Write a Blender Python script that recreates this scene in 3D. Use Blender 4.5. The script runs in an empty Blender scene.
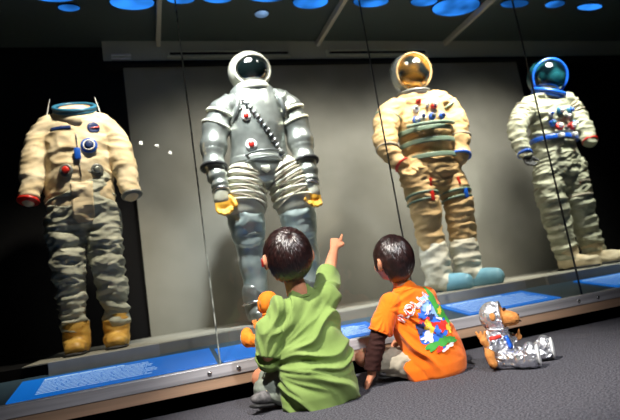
import bpy, bmesh, math, random
from mathutils import Vector, Matrix, noise
from mathutils.bvhtree import BVHTree
random.seed(7)
S = bpy.context.scene
COL = S.collection
V = Vector
PI = math.pi

# ------------------------------------------------------------------ materials
def mat(name, col, rough=.6, metal=0, spec=.5, c2=None, nscale=8, ndet=4, bump=0, bscale=60, bdist=.004,
        stretch=(1, 1, 1), coat=0, sheen=0, contrast=(.35, .65), bump2=None, emit=None, estr=0, trans=0, sss=0, ridge=None):
    m = bpy.data.materials.new(name); m.use_nodes = True
    nt = m.node_tree; N = nt.nodes; L = nt.links
    b = N['Principled BSDF']
    b.inputs['Base Color'].default_value = (*col, 1)
    b.inputs['Roughness'].default_value = rough
    b.inputs['Metallic'].default_value = metal
    b.inputs['Specular IOR Level'].default_value = spec
    if coat: b.inputs['Coat Weight'].default_value = coat
    if sheen: b.inputs['Sheen Weight'].default_value = sheen
    if trans: b.inputs['Transmission Weight'].default_value = trans
    if sss:
        b.inputs['Subsurface Weight'].default_value = sss
        b.inputs['Subsurface Radius'].default_value = (.02, .006, .003)
        b.inputs['Subsurface Scale'].default_value = .4
    if emit:
        b.inputs['Emission Color'].default_value = (*emit, 1); b.inputs['Emission Strength'].default_value = estr
    tc = N.new('ShaderNodeTexCoord'); mp = N.new('ShaderNodeMapping')
    mp.inputs['Scale'].default_value = stretch
    L.new(tc.outputs['Object'], mp.inputs['Vector'])
    if c2:
        n = N.new('ShaderNodeTexNoise'); n.inputs['Scale'].default_value = nscale; n.inputs['Detail'].default_value = ndet
        r = N.new('ShaderNodeValToRGB')
        r.color_ramp.elements[0].position = contrast[0]; r.color_ramp.elements[1].position = contrast[1]
        r.color_ramp.elements[0].color = (*c2, 1); r.color_ramp.elements[1].color = (*col, 1)
        L.new(mp.outputs[0], n.inputs['Vector']); L.new(n.outputs['Fac'], r.inputs['Fac'])
        L.new(r.outputs['Color'], b.inputs['Base Color'])
    last = None
    for (sc, st, di) in ([(bscale, bump, bdist)] if bump else []) + ([bump2] if bump2 else []) + ([ridge] if ridge else []):
        n = N.new('ShaderNodeTexNoise'); n.inputs['Scale'].default_value = sc; n.inputs['Detail'].default_value = 5
        if ridge and (sc, st, di) == ridge: n.noise_type = 'RIDGED_MULTIFRACTAL'; n.inputs['Detail'].default_value = 3; n.inputs['Distortion'].default_value = .6
        bp = N.new('ShaderNodeBump'); bp.inputs['Strength'].default_value = st; bp.inputs['Distance'].default_value = di
        L.new(mp.outputs[0], n.inputs['Vector']); L.new(n.outputs['Fac'], bp.inputs['Height'])
        if last: L.new(last.outputs[0], bp.inputs['Normal'])
        last = bp
    if last: L.new(last.outputs[0], b.inputs['Normal'])
    return m

def glass_mat(name, tint=(1, 1, 1), ior=1.45, rough=0.0, boost=0.0):
    m = bpy.data.materials.new(name); m.use_nodes = True
    nt = m.node_tree; N = nt.nodes; L = nt.links; N.clear()
    o = N.new('ShaderNodeOutputMaterial'); mx = N.new('ShaderNodeMixShader')
    t = N.new('ShaderNodeBsdfTransparent'); t.inputs[0].default_value = (*tint, 1)
    g = N.new('ShaderNodeBsdfGlossy'); g.inputs['Roughness'].default_value = rough
    f = N.new('ShaderNodeFresnel'); f.inputs['IOR'].default_value = ior
    a = N.new('ShaderNodeMath'); a.operation = 'ADD'; a.use_clamp = True; a.inputs[1].default_value = boost
    ge = N.new('ShaderNodeNewGeometry'); inv = N.new('ShaderNodeMath'); inv.operation = 'SUBTRACT'; inv.inputs[0].default_value = 1
    mu = N.new('ShaderNodeMath'); mu.operation = 'MULTIPLY'
    L.new(ge.outputs['Backfacing'], inv.inputs[1]); L.new(f.outputs[0], a.inputs[0])
    L.new(a.outputs[0], mu.inputs[0]); L.new(inv.outputs[0], mu.inputs[1]); L.new(mu.outputs[0], mx.inputs[0])
    L.new(t.outputs[0], mx.inputs[1]); L.new(g.outputs[0], mx.inputs[2]); L.new(mx.outputs[0], o.inputs[0])
    return m

# ------------------------------------------------------------------ objects
def link(name, me, m=None, parent=None, label=None, cat=None, group=None, kind=None, smooth=True, loc=None):
    o = bpy.data.objects.new(name, me); COL.objects.link(o)
    if m is not None and me is not None:
        me.materials.clear()
        for q in (m if isinstance(m, (list, tuple)) else [m]): me.materials.append(q)
    if me is not None and smooth:
        for p in me.polygons: p.use_smooth = True
    if parent: o.parent = parent
    if loc: o.location = loc
    for k, v in (('label', label), ('category', cat), ('group', group), ('kind', kind)):
        if v: o[k] = v
    return o
def thing(name, label, cat, loc=(0, 0, 0), group=None, rz=0):
    o = link(name, None, label=label, cat=cat, group=group, loc=loc); o.rotation_euler = (0, 0, rz); return o

def mesh_of(parts, name='m'):
    me = bpy.data.meshes.new(name); vs = []; fs = []
    for v, f in parts:
        k = len(vs); vs += [tuple(p) for p in v]; fs += [tuple(i + k for i in q) for q in f]
    me.from_pydata(vs, [], fs); me.update()
    bm = bmesh.new(); bm.from_mesh(me); bmesh.ops.recalc_face_normals(bm, faces=bm.faces); bm.to_mesh(me); bm.free()
    return me

def box(x0, x1, y0, y1, z0, z1):
    v = [(x, y, z) for x in (x0, x1) for y in (y0, y1) for z in (z0, z1)]
    return v, [(0, 1, 3, 2), (4, 6, 7, 5), (0, 4, 5, 1), (2, 3, 7, 6), (0, 2, 6, 4), (1, 5, 7, 3)]

def bevel_mesh(parts, w=.004, seg=2):
    me = mesh_of(parts); bm = bmesh.new(); bm.from_mesh(me)
    bmesh.ops.bevel(bm, geom=list(bm.edges), offset=w, segments=seg, affect='EDGES', profile=.5)
    bm.to_mesh(me); bm.free(); return me

def crom(P, t):
    n = len(P) - 1; i = min(int(t), n - 1); f = t - i
    a, b, c, d = P[max(i - 1, 0)], P[i], P[i + 1], P[min(i + 2, n)]
    return [0.5 * (2 * q1 + (q2 - q0) * f + (2 * q0 - 5 * q1 + 4 * q2 - q3) * f * f + (3 * q1 - q0 - 3 * q2 + q3) * f ** 3)
            for q0, q1, q2, q3 in zip(a, b, c, d)]

def tube(pts, n=20, sub=4, mod=None, cap=True, ref=V((0, 1, 0)), round_=True):
    """pts: (x,y,z,r[,ratio]); a lofted tube through them, rounded at both ends"""
    P = [tuple(p) + ((1,) if len(p) == 4 else ()) for p in pts]
    K = (len(P) - 1) * sub
    rings = [crom(P, k / sub) for k in range(K)] + [list(P[-1])]
    cen = [V(r[:3]) for r in rings]
    tan = [(cen[min(i + 1, K)] - cen[max(i - 1, 0)]).normalized() for i in range(K + 1)]
    R = [(cen[i], tan[i], max(rings[i][3], .0005), rings[i][4], i / K) for i in range(K + 1)]
    if cap and round_:
        c, t, r, q, _ = R[0]; hd = r * min(1, q)
        pre = [(c - t * hd * s, t, r * k, q, 0) for s, k in ((.92, .38), (.7, .71), (.38, .92))]
        c, t, r, q, _ = R[-1]; hd = r * min(1, q)
        post = [(c + t * hd * s, t, r * k, q, 1) for s, k in ((.38, .92), (.7, .71), (.92, .38))]
        R = pre + R + post
    vs = []; fs = []
    for c, t, r, q, u in R:
        W = t.cross(ref)
        if W.length < .12: W = t.cross(V((0, 0, 1)) if abs(t.z) < .9 else V((1, 0, 0)))
        W.normalize(); B = W.cross(t)
        for j in range(n):
            a = 2 * PI * j / n; k = mod(u, a) if mod else 1
            vs.append(c + (W * math.cos(a) + B * math.sin(a) * q) * r * k)
    m = len(R)
    for i in range(m - 1):
        for j in range(n):
            fs.append((i * n + j, i * n + (j + 1) % n, (i + 1) * n + (j + 1) % n, (i + 1) * n + j))
    if cap:
        fs.append(tuple(range(n - 1, -1, -1))); fs.append(tuple((m - 1) * n + j for j in range(n)))
    return vs, fs

def ball(c, r, rot=None, n=20, m=12):
    r = (r, r, r) if not isinstance(r, (tuple, list)) else r
    vs = []; fs = []; c = V(c)
    M = rot if rot is not None else Matrix.Identity(3)
    for i in range(1, m):
        th = PI * i / m
        for j in range(n):
            a = 2 * PI * j / n
            vs.append(c + M @ V((r[0] * math.sin(th) * math.cos(a), r[1] * math.sin(th) * math.sin(a), r[2] * math.cos(th))))
    top = len(vs); vs.append(c + M @ V((0, 0, r[2]))); vs.append(c - M @ V((0, 0, r[2])))
    for i in range(m - 2):
        for j in range(n): fs.append((i * n + j, (i + 1) * n + j, (i + 1) * n + (j + 1) % n, i * n + (j + 1) % n))
    for j in range(n):
        fs.append((top, j, (j + 1) % n)); fs.append((top + 1, (m - 2) * n + (j + 1) % n, (m - 2) * n + j))
    return vs, fs

def rotto(d, up=V((0, 0, 1))):
    """matrix whose z axis is d"""
    d = V(d).normalized(); x = up.cross(d)
    if x.length < .05: x = V((1, 0, 0)).cross(d)
    x.normalize(); y = d.cross(x)
    return Matrix((x, y, d)).transposed()

def torus(c, R, r, d=(0, 0, 1), n=32, m=8, sq=1):
    vs = []; fs = []; M = rotto(d); c = V(c)
    for i in range(n):
        a = 2 * PI * i / n
        for j in range(m):
            b = 2 * PI * j / m; k = R + r * math.cos(b)
            vs.append(c + M @ V((k * math.cos(a), k * math.sin(a) * sq, r * math.sin(b))))
    for i in range(n):
        for j in range(m):
            fs.append((i * m + j, ((i + 1) % n) * m + j, ((i + 1) % n) * m + (j + 1) % m, i * m + (j + 1) % m))
    return vs, fs

def lathe(prof, c=(0, 0, 0), d=(0, 0, 1), n=24):
    """profile (r, h) turned about the axis d through c"""
    M = rotto(d); c = V(c); vs = []; fs = []
    for r, h in prof:
        for j in range(n):
            a = 2 * PI * j / n; vs.append(c + M @ V((max(r, 1e-4) * math.cos(a), max(r, 1e-4) * math.sin(a), h)))
    for i in range(len(prof) - 1):
        for j in range(n): fs.append((i * n + j, i * n + (j + 1) % n, (i + 1) * n + (j + 1) % n, (i + 1) * n + j))
    fs.append(tuple(range(n - 1, -1, -1))); fs.append(tuple((len(prof) - 1) * n + j for j in range(n)))
    return vs, fs

def fuse(parts, voxel=.008, smooth=4, disp=None, after=1):
    me = mesh_of(parts); o = bpy.data.objects.new('tmp', me); COL.objects.link(o)
    r = o.modifiers.new('r', 'REMESH'); r.mode = 'VOXEL'; r.voxel_size = voxel
    if smooth:
        s = o.modifiers.new('s', 'SMOOTH'); s.iterations = smooth; s.factor = .6
    dg = bpy.context.evaluated_depsgraph_get(); dg.update()
    out = bpy.data.meshes.new_from_object(o.evaluated_get(dg))
    bpy.data.objects.remove(o); bpy.data.meshes.remove(me)
    if disp:
        bm = bmesh.new(); bm.from_mesh(out); bm.normal_update()
        new = [v.co + v.normal * disp(v.co, v.normal) for v in bm.verts]
        for v, c in zip(bm.verts, new): v.co = c
        for _ in range(after): bmesh.ops.smooth_vert(bm, verts=bm.verts, factor=.5, use_axis_x=True, use_axis_y=True, use_axis_z=True)
        bm.to_mesh(out); bm.free()
    return out

def ridged(p, seed=0):
    return 1 - 2 * abs(noise.noise(p + V((seed * 7.3, seed * 3.1, seed * 5.7))))
def folds(amp, sx=6, sy=6, sz=16, seed=0, rot=None, amp2=.35):
    """creases of cloth: ridges stretched across the limb"""
    def f(c, n):
        p = rot @ c if rot is not None else c
        w = noise.noise(c * 5 + V((seed, 0, 0))) * .4
        a = ridged(V((p.x * sx + w, p.y * sy, p.z * sz + w)), seed)
        b = ridged(V((p.x * sx * 2.3, p.y * sy * 2.3, p.z * sz * 2.1 + w)), seed + 3)
        return amp * (a + amp2 * b - .55)
    return f

def tree(me): return BVHTree.FromPolygons([v.co.copy() for v in me.vertices], [tuple(p.vertices) for p in me.polygons])
def surf(tr, x, z, off=.003, y0=-1, dirn=V((0, 1, 0))):
    h = tr.ray_cast(V((x, y0, z)), dirn)
    if h[0] is None: return None, None
    return h[0] + h[1] * off, h[1]

def decal(tr, outline, off=.0015, step=.006, y0=-1):
    """cloth print: the outline (x,z) filled with a fine grid and laid on the surface seen from -y"""
    me = bpy.data.meshes.new('d'); bm = bmesh.new()
    vs = [bm.verts.new((x, 0, z)) for x, z in outline]
    bmesh.ops.contextual_create(bm, geom=vs)
    xs = [p[0] for p in outline]; zs = [p[1] for p in outline]
    for ax, lo, hi in ((0, min(xs), max(xs)), (2, min(zs), max(zs))):
        k = lo + step
        while k < hi:
            co = V((0, 0, 0)); no = V((0, 0, 0)); co[ax] = k; no[ax] = 1
            bmesh.ops.bisect_plane(bm, geom=list(bm.verts) + list(bm.edges) + list(bm.faces), plane_co=co, plane_no=no); k += step
    dead = []
    for v in bm.verts:
        p, n = surf(tr, v.co.x, v.co.z, off, y0)
        if p is None: dead.append(v)
        else: v.co = p
    if dead: bmesh.ops.delete(bm, geom=dead, context='VERTS')
    bm.to_mesh(me); bm.free(); return me

def joinm(meshes, name='j'):
    bm = bmesh.new()
    for m in meshes: bm.from_mesh(m)
    me = bpy.data.meshes.new(name); bm.to_mesh(me); bm.free(); return me

def text_outline(ch, size, fat=0):
    cu = bpy.data.curves.new('t', 'FONT'); cu.body = ch; cu.size = size; cu.align_x = 'CENTER'; cu.align_y = 'CENTER'; cu.resolution_u = 3; cu.offset = fat
    o = bpy.data.objects.new('t', cu); COL.objects.link(o)
    dg = bpy.context.evaluated_depsgraph_get(); dg.update()
    me = bpy.data.meshes.new_from_object(o.evaluated_get(dg)); bpy.data.objects.remove(o); return me

# ------------------------------------------------------------------ palette
M = dict(
 carpet=mat('carpet', (.17, .165, .19), .95, c2=(.045, .045, .055), nscale=150, ndet=8, contrast=(.38, .62), bump=1, bscale=230, bdist=.012, spec=.1),
 black=mat('black_paint', (.004, .004, .0045), .7, spec=.15, bump=.1, bscale=40),
 dark=mat('dark_plaster', (.008, .008, .009), .85, spec=.1, bump=.15, bscale=20),
 ceil=mat('case_ceiling', (.07, .09, .087), .5, spec=.3, bump=.12, bscale=3, bdist=.02),
 panel=mat('grey_beige_backdrop', (.27, .265, .225), .8, c2=(.21, .205, .17), nscale=2.2, bump=.3, bscale=140, spec=.2),
 plinth=mat('grey_plinth', (.38, .38, .35), .6, c2=(.24, .24, .225), nscale=3, bump=.1, bscale=60),
 rail=mat('brushed_rail', (.62, .60, .63), .45, metal=.35, c2=(.42, .41, .43), nscale=4, stretch=(.4, 1, 14), bump=.1, bscale=80),
 bronze=mat('bronze_rail', (.6, .38, .25), .5, metal=.3, c2=(.4, .26, .17), nscale=3, stretch=(.3, 1, 10)),
 steel=mat('steel', (.6, .6, .6), .25, metal=1),
 beam=mat('beam_paint', (.55, .52, .44), .5),
 header=mat('header_paint', (.5, .52, .43), .6, bump=.1, bscale=30),
 slope=mat('label_ledge', (.045, .085, .12), .4, c2=(.03, .06, .09), nscale=2),
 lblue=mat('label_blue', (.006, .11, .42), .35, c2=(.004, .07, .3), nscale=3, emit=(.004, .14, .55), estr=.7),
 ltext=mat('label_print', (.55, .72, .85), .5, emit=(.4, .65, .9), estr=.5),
 skin=mat('skin', (.62, .27, .15), .5, c2=(.52, .2, .11), nscale=12, bump=.12, bscale=200, bdist=.001, sss=.15),
 hair=mat('dark_brown_hair', (.024, .007, .006), .34, spec=.75, c2=(.006, .002, .002), nscale=50),
 green=mat('green_cotton', (.21, .30, .085), .85, sheen=.1, c2=(.17, .255, .065), nscale=9, bump=.25, bscale=350, bdist=.001, spec=.2),
 orange=mat('orange_cotton', (.95, .19, .008), .85, sheen=.2, c2=(.88, .15, .006), nscale=9, bump=.25, bscale=350, bdist=.001, spec=.15),
 brown=mat('brown_jersey', (.035, .012, .01), .85, bump=.25, bscale=250, bdist=.001, spec=.2),
 khaki=mat('khaki_cotton', (.42, .37, .28), .85, c2=(.3, .26, .19), nscale=14, bump=.3, bscale=250, bdist=.001),
 gshort=mat('grey_green_cotton', (.24, .27, .22), .85, c2=(.15, .17, .14), nscale=16, bump=.3, bscale=250, bdist=.001),
 shoe=mat('grey_shoe', (.16, .15, .15), .7, c2=(.03, .03, .03), nscale=40),
 lace=mat('tan_lace', (.5, .36, .22), .8),
 rubber=mat('rubber', (.02, .02, .02), .6),
 cream=mat('cream_nomex', (.74, .64, .45), .75, c2=(.6, .48, .29), nscale=7, bump=.35, bscale=45, bdist=.004, spec=.25, stretch=(1, 1, 1.6), ridge=(7, .55, .02)),
 gwhite=mat('grey_white_fabric', (.46, .47, .38), .7, c2=(.30, .31, .24), nscale=9, bump=.5, bscale=35, bdist=.006, spec=.3, stretch=(1, 1, 1.8), ridge=(9, .9, .03)),
 gold=mat('gold_boot', (.72, .45, .1), .5, c2=(.5, .26, .04), nscale=16, bump=.5, bscale=40, bdist=.005),
 tan=mat('tan_fabric', (.64, .45, .22), .7, c2=(.5, .34, .16), nscale=7, bump=.4, bscale=40, bdist=.004, spec=.3, stretch=(1, 1, 1.7), ridge=(8, .7, .025)),
 silverp=mat('silver_shell', (.42, .44, .40), .33, metal=.75, c2=(.24, .26, .235), nscale=6, bump=.2, bscale=25, spec=.6, ridge=(9, .3, .015)),
 silverd=mat('dark_joint', (.16, .17, .16), .45, metal=.4),
 pale=mat('pale_convolute', (.72, .72, .6), .45, c2=(.55, .52, .36), nscale=6, bump=.1, bscale=30),
 paleblue=mat('pale_blue_fabric', (.56, .63, .58), .3, metal=.45, c2=(.34, .43, .41), nscale=8, bump=.3, bscale=30, bdist=.004, ridge=(8, .6, .02)),
 yglove=mat('yellow_glove', (.85, .48, .05), .5, c2=(.6, .28, .02), nscale=18, bump=.3, bscale=50),
 wboot=mat('white_boot_cloth', (.74, .73, .62), .7, c2=(.55, .53, .42), nscale=9, bump=.6, bscale=30, bdist=.008),
 sage=mat('sage_fabric', (.46, .46, .33), .7, c2=(.28, .28, .19), nscale=8, bump=.5, bscale=35, bdist=.006, stretch=(1, 1, 1.8), ridge=(9, .9, .03)),
 red=mat('red_anodised', (.55, .02, .012), .3, spec=.7), blue=mat('blue_anodised', (.01, .1, .55), .3, spec=.7),
 dkblue=mat('navy', (.01, .03, .13), .4), teal=mat('teal', (.03, .16, .28), .35), white=mat('white_plastic', (.8, .8, .78), .35),
 greeng=mat('grey_green_webbing', (.16, .24, .18), .55), visdark=mat('dark_visor', (.002, .004, .004), .07, spec=.9, coat=1),
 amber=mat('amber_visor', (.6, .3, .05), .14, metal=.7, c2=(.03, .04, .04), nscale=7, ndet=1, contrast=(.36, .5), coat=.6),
 ivory=mat('ivory_shell', (.46, .46, .38), .3, spec=.6, coat=.4),
 tealvis=mat('teal_glint_visor', (.02, .16, .2), .12, metal=.6, coat=1, c2=(.002, .008, .012), nscale=7, ndet=1, contrast=(.42, .56)),  # teal patches over near-black are reflections painted into the dome colour
 foil=mat('crinkled_silver', (.8, .81, .86), .24, metal=.85, bump=.8, bscale=45, bdist=.012, ridge=(30, 1, .03)),
 bluetoe=mat('blue_toe_cap', (.22, .48, .62), .5, c2=(.14, .36, .5), nscale=9, bump=.2, bscale=30),
 plush=mat('tan_plush', (.62, .26, .07), .95, c2=(.45, .16, .03), nscale=40, bump=.8, bscale=160, bdist=.004),
 oplush=mat('orange_plush', (.95, .26, .01), .85, c2=(.85, .2, .01), nscale=20, bump=.5, bscale=60, bdist=.004),
 prtred=mat('print_red', (.75, .03, .02), .7), prtblue=mat('print_blue', (.03, .16, .72), .7), prtlblue=mat('print_light_blue', (.3, .5, .85), .7),
 prtgreen=mat('print_green', (.06, .36, .05), .7), prtwhite=mat('print_white', (.8, .72, .7), .7), prtyel=mat('print_yellow', (.9, .6, .05), .7),
 prtdark=mat('print_dark', (.02, .03, .12), .7),
 eyew=mat('eye_white', (.8, .8, .78), .2), eyeb=mat('eye_brown', (.03, .015, .01), .1),
 seam=mat('glass_edge', (.42, .45, .4), .3, c2=(.1, .11, .1), nscale=30), seamd=mat('dark_gasket', (.01, .01, .01), .5),
 glass=glass_mat('case_glass', boost=.03), dome=glass_mat('helmet_dome', (.8, .9, .88), boost=.07),
)
def emis(name, col, s):
    m = bpy.data.materials.new(name); m.use_nodes = True; n = m.node_tree.nodes; n.clear()
    e = n.new('ShaderNodeEmission'); e.inputs[0].default_value = (*col, 1); e.inputs[1].default_value = s
    if col[2] > col[0] * 1.5:
        L_ = m.node_tree.links; g = n.new('ShaderNodeNewGeometry'); q = n.new('ShaderNodeTexNoise'); q.inputs['Scale'].default_value = 3.2; q.inputs['Detail'].default_value = 2; r = n.new('ShaderNodeMapRange'); r.inputs['From Min'].default_value = .38; r.inputs['From Max'].default_value = .64; r.inputs['To Min'].default_value = s * .2; r.inputs['To Max'].default_value = s * 1.1; L_.new(g.outputs['Position'], q.inputs['Vector']); L_.new(q.outputs['Fac'], r.inputs['Value']); L_.new(r.outputs[0], e.inputs[1])
    o = n.new('ShaderNodeOutputMaterial'); m.node_tree.links.new(e.outputs[0], o.inputs[0]); return m
M['bluelight'] = emis('blue_lamp', (.03, .27, 1), 1.25)
M['paleblight'] = emis('pale_blue_lamp', (.35, .6, 1), 1.5)
M['bulb'] = emis('white_bulb', (1, .97, .9), 45)
# ------------------------------------------------------------------ the setting
# x runs along the display case, y into it, z up; the camera looks from the carpet in front
def struct(name, parts, m, bev=0, parent=None, label=None):
    me = bevel_mesh(parts, bev) if bev else mesh_of(parts)
    return link(name, me, m, parent=parent, kind=None if parent else 'structure', smooth=False, label=label)
GY = 2.45; TOP = 2.62
struct('floor', [box(-3.2, 7, -4.5, 2.52, -.1, 0)], M['carpet'])
struct('ceiling', [box(-3.2, 7, -4.5, 4.3, TOP, TOP + .1)], M['ceil'])
struct('wall_rear', [box(-3.2, 7, -4.6, -4.5, -.1, TOP)], M['dark'])
struct('wall_left', [box(-3.3, -3.2, -4.6, 4.3, -.1, TOP)], M['dark'])
struct('wall_right', [box(7, 7.1, -4.6, 4.3, -.1, TOP)], M['dark'])
struct('wall_back', [box(-3.2, 7, 4.16, 4.3, -.1, TOP)], M['black'])
struct('wall_panel', [box(-.02, 3.80, 4.1, 4.16, .285, 2.41)], M['panel'])
# header over the back panel with its air slots
hd = struct('trim_1', [box(-.16, 6.8, 4.06, 4.16, 2.44, TOP)], M['header'])
for x0, x1 in ((.33, 1.38), (1.72, 2.75)):
    struct('slot_or_glint', [box(x0, x1, 4.035, 4.06, 2.47, 2.485), box(x0, x1, 4.035, 4.06, 2.515, 2.53), box(x0, x0 + .02, 4.035, 4.06, 2.485, 2.515), box(x1 - .02, x1, 4.035, 4.06, 2.485, 2.515)], M['header'], parent=hd)
    struct('slot_recess', [box(x0 + .02, x1 - .02, 4.05, 4.0598, 2.485, 2.515)], M['black'], parent=hd)
struct('slot_or_glint', [box(-.1, .05, 4.045, 4.06, 2.455, 2.47), box(-.1, .05, 4.045, 4.06, 2.49, 2.505)], M['white'], parent=hd, label='pale painted glint at the header end')  # white strips stand in for the glint of a light fixture
struct('trim_2', [box(-.16, 6.8, 4.04, 4.158, 2.41, 2.44)], M['black'])
# plinth that the suits stand on, with its pale front lip
struct('plinth_base', [box(-3.2, 7, 2.92, 4.16, .0, .28)], M['black'])
struct('plinth_top', [box(-.62, 4.6, 2.90, 4.1, .28, .2855)], M['panel'])
struct('trim_3', [box(-.5, .02, 2.86, 2.92, .225, .2875)], M['plinth'], .002)
struct('trim_20', [box(1.55, 2.32, 2.86, 2.92, .225, .2875)], M['plinth'], .002)
struct('trim_21', [box(2.5, 4.6, 2.86, 2.92, .225, .2875)], M['plinth'], .002)
struct('trim_22', [box(-.5, 4.6, 2.885, 2.919, .225, .284)], M['panel'])
# sloping label ledge
def wedge(x0, x1, y0, y1, z0, z1, zb):
    return [(x0, y0, zb), (x0, y1, zb), (x0, y1, z1), (x0, y0, z0), (x1, y0, zb), (x1, y1, zb), (x1, y1, z1), (x1, y0, z0)], \
           [(0, 1, 2, 3), (4, 7, 6, 5), (0, 4, 5, 1), (3, 2, 6, 7), (0, 3, 7, 4), (1, 5, 6, 2)]
struct('label_ledge', [wedge(-3.2, 7, 2.475, 2.88, .165, .232, 0)], M['slope'])
rl = struct('trim_4', [box(-3.2, 7, 2.42, 2.475, .118, .17)], M['rail'], .003)
struct('trim_5', [box(-3.2, 7, 2.425, 2.475, .07, .1175)], M['bronze'], .002)
struct('baseboard_front', [box(-3.2, 7, 2.475, 2.52, 0, .164)], M['black'])
for x in (.215, .345, 1.235, 1.365, 2.29, 2.43):
    link('bolt', mesh_of([lathe([(.011, 0), (.011, .003), (.007, .006), (.001, .007)], (x, 2.42, .142), (0, -1, 0), 16)]), M['steel'], rl)
# glass panes
seams = [-.76, .27, 1.29, 2.35, 3.40]
for i in range(4):
    w = struct('window_%d' % (i + 1), [box(seams[i] + .003, seams[i + 1] - .003, GY - .005, GY + .005, .171, TOP)], M['glass'])
for i, x in enumerate(seams):
    m = M['seam'] if i == 1 else M['seamd']
    w = .003 if i == 1 else .0018
    struct('trim_%d' % (i + 6), [box(x - w, x + w, GY - .006, GY + .006, .171, TOP)], m)
struct('window_5', [box(-3.19, -.763, GY - .005, GY + .005, .171, TOP)], M['glass'])
struct('window_6', [box(3.403, 6.99, GY - .005, GY + .005, .171, TOP)], M['glass'])
# ceiling beams inside the case
for i, x in enumerate((.27, 1.65, 2.97)):
    struct('trim_%d' % (i + 11), [box(x - .016, x + .016, 2.47, 4.06, TOP - .05, TOP - .002)], M['beam'])

# blue ceiling lights of the case
def slopez(y): return .165 + (y - 2.475) / (2.88 - 2.475) * .067
lights = [(-.33, 3.58, .07, .04, 0, ''), (-.40, 3.47, .12, .035, 0, ''), (.09, 3.50, .15, .09, 0, ''),
          (.42, 3.44, .1, .06, 0, ''), (.68, 3.42, .11, .06, 0, ''), (1.05, 3.62, .055, .05, 1, ''), (1.04, 3.38, .16, .07, 0, ''),
          (1.40, 3.44, .14, .09, 0, ''), (1.90, 3.41, .15, .08, 0, ''), (2.37, 3.39, .12, .07, 0, ''), (2.72, 3.46, .22, .14, 0, ''),
          (3.27, 3.39, .14, .06, 0, ''), (3.70, 3.38, .1, .055, 0, ''), (4.13, 3.41, .14, .05, 0, '')]
order = ['small round blue ceiling light nearest the dark left corner', 'narrow blue ceiling light at the left edge of the row', 'wide blue ceiling light left of the first pale beam',
 'blue ceiling light just right of the first pale beam', 'blue ceiling light left of the pale white lamp', 'pale lavender white oval ceiling light behind the blue row', 'blue ceiling light in front of the pale oval lamp',
 'blue ceiling light left of the second pale beam', 'blue ceiling light between second beam and dark glass seam', 'blue ceiling light above the amber helmet suit', 'largest blue ceiling light, left of the third pale beam',
 'blue ceiling light just right of the third pale beam', 'small blue ceiling light above the teal helmet suit', 'last blue ceiling light at the dark right corner']
for (x, y, rx, ry, pale, _), lab in zip(lights, order):
    t = thing('ceiling_light', lab, 'light', (x, y, TOP), 'blue lights along the case ceiling')
    v, f = lathe([(1.05, 0), (1.05, -.008), (1.0, -.01), (1.0, 0)], n=28)
    link('bezel', mesh_of([([(p[0] * rx, p[1] * ry, -abs(p[2])) for p in v], f)]), M['black'], t)
    v, f = lathe([(1.0, 0), (1.0, .012), (.8, .019), (.3, .022)], n=28)
    link('diffuser', mesh_of([([(p[0] * rx * .99, p[1] * ry * .99, -abs(p[2])) for p in v], f)]), M['paleblight' if pale else 'bluelight'], t)

# label panels on the ledge
def label_panel(x0, x1, y0, y1, lines, lab, textx=None):
    s = (slopez(y1) - slopez(y0)) / (y1 - y0)
    t = thing('label_panel', lab, 'information panel', (x0, y0, slopez(y0) + .001), 'blue information panels under the suits')
    def q(ax0, ax1, ay0, ay1, h0, h1):
        v = [(x, y, s * y + h) for x in (ax0, ax1) for y in (ay0, ay1) for h in (h0, h1)]
        return v, box(0, 1, 0, 1, 0, 1)[1]
    W = x1 - x0; D = y1 - y0
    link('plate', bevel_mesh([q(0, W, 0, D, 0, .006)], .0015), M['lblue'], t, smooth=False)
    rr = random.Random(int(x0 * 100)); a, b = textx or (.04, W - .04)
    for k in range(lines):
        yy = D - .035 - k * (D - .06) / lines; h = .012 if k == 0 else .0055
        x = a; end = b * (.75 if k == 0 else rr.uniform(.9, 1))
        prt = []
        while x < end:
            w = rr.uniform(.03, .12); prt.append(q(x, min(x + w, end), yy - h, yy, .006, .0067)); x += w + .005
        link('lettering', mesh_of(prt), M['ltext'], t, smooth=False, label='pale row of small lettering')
label_panel(-.60, .262, 2.49, 2.80, 11, 'wide blue information panel under the beige headless suit', (.10, .60))
label_panel(.285, 1.13, 2.49, 2.76, 10, 'blue information panel behind the two seated boys', (.45, .82))
label_panel(1.62, 2.24, 2.49, 2.82, 9, 'blue information panel behind the silver monkey toy')
label_panel(2.66, 3.3, 2.49, 2.82, 9, 'blue information panel cut by the right photo edge')
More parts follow.
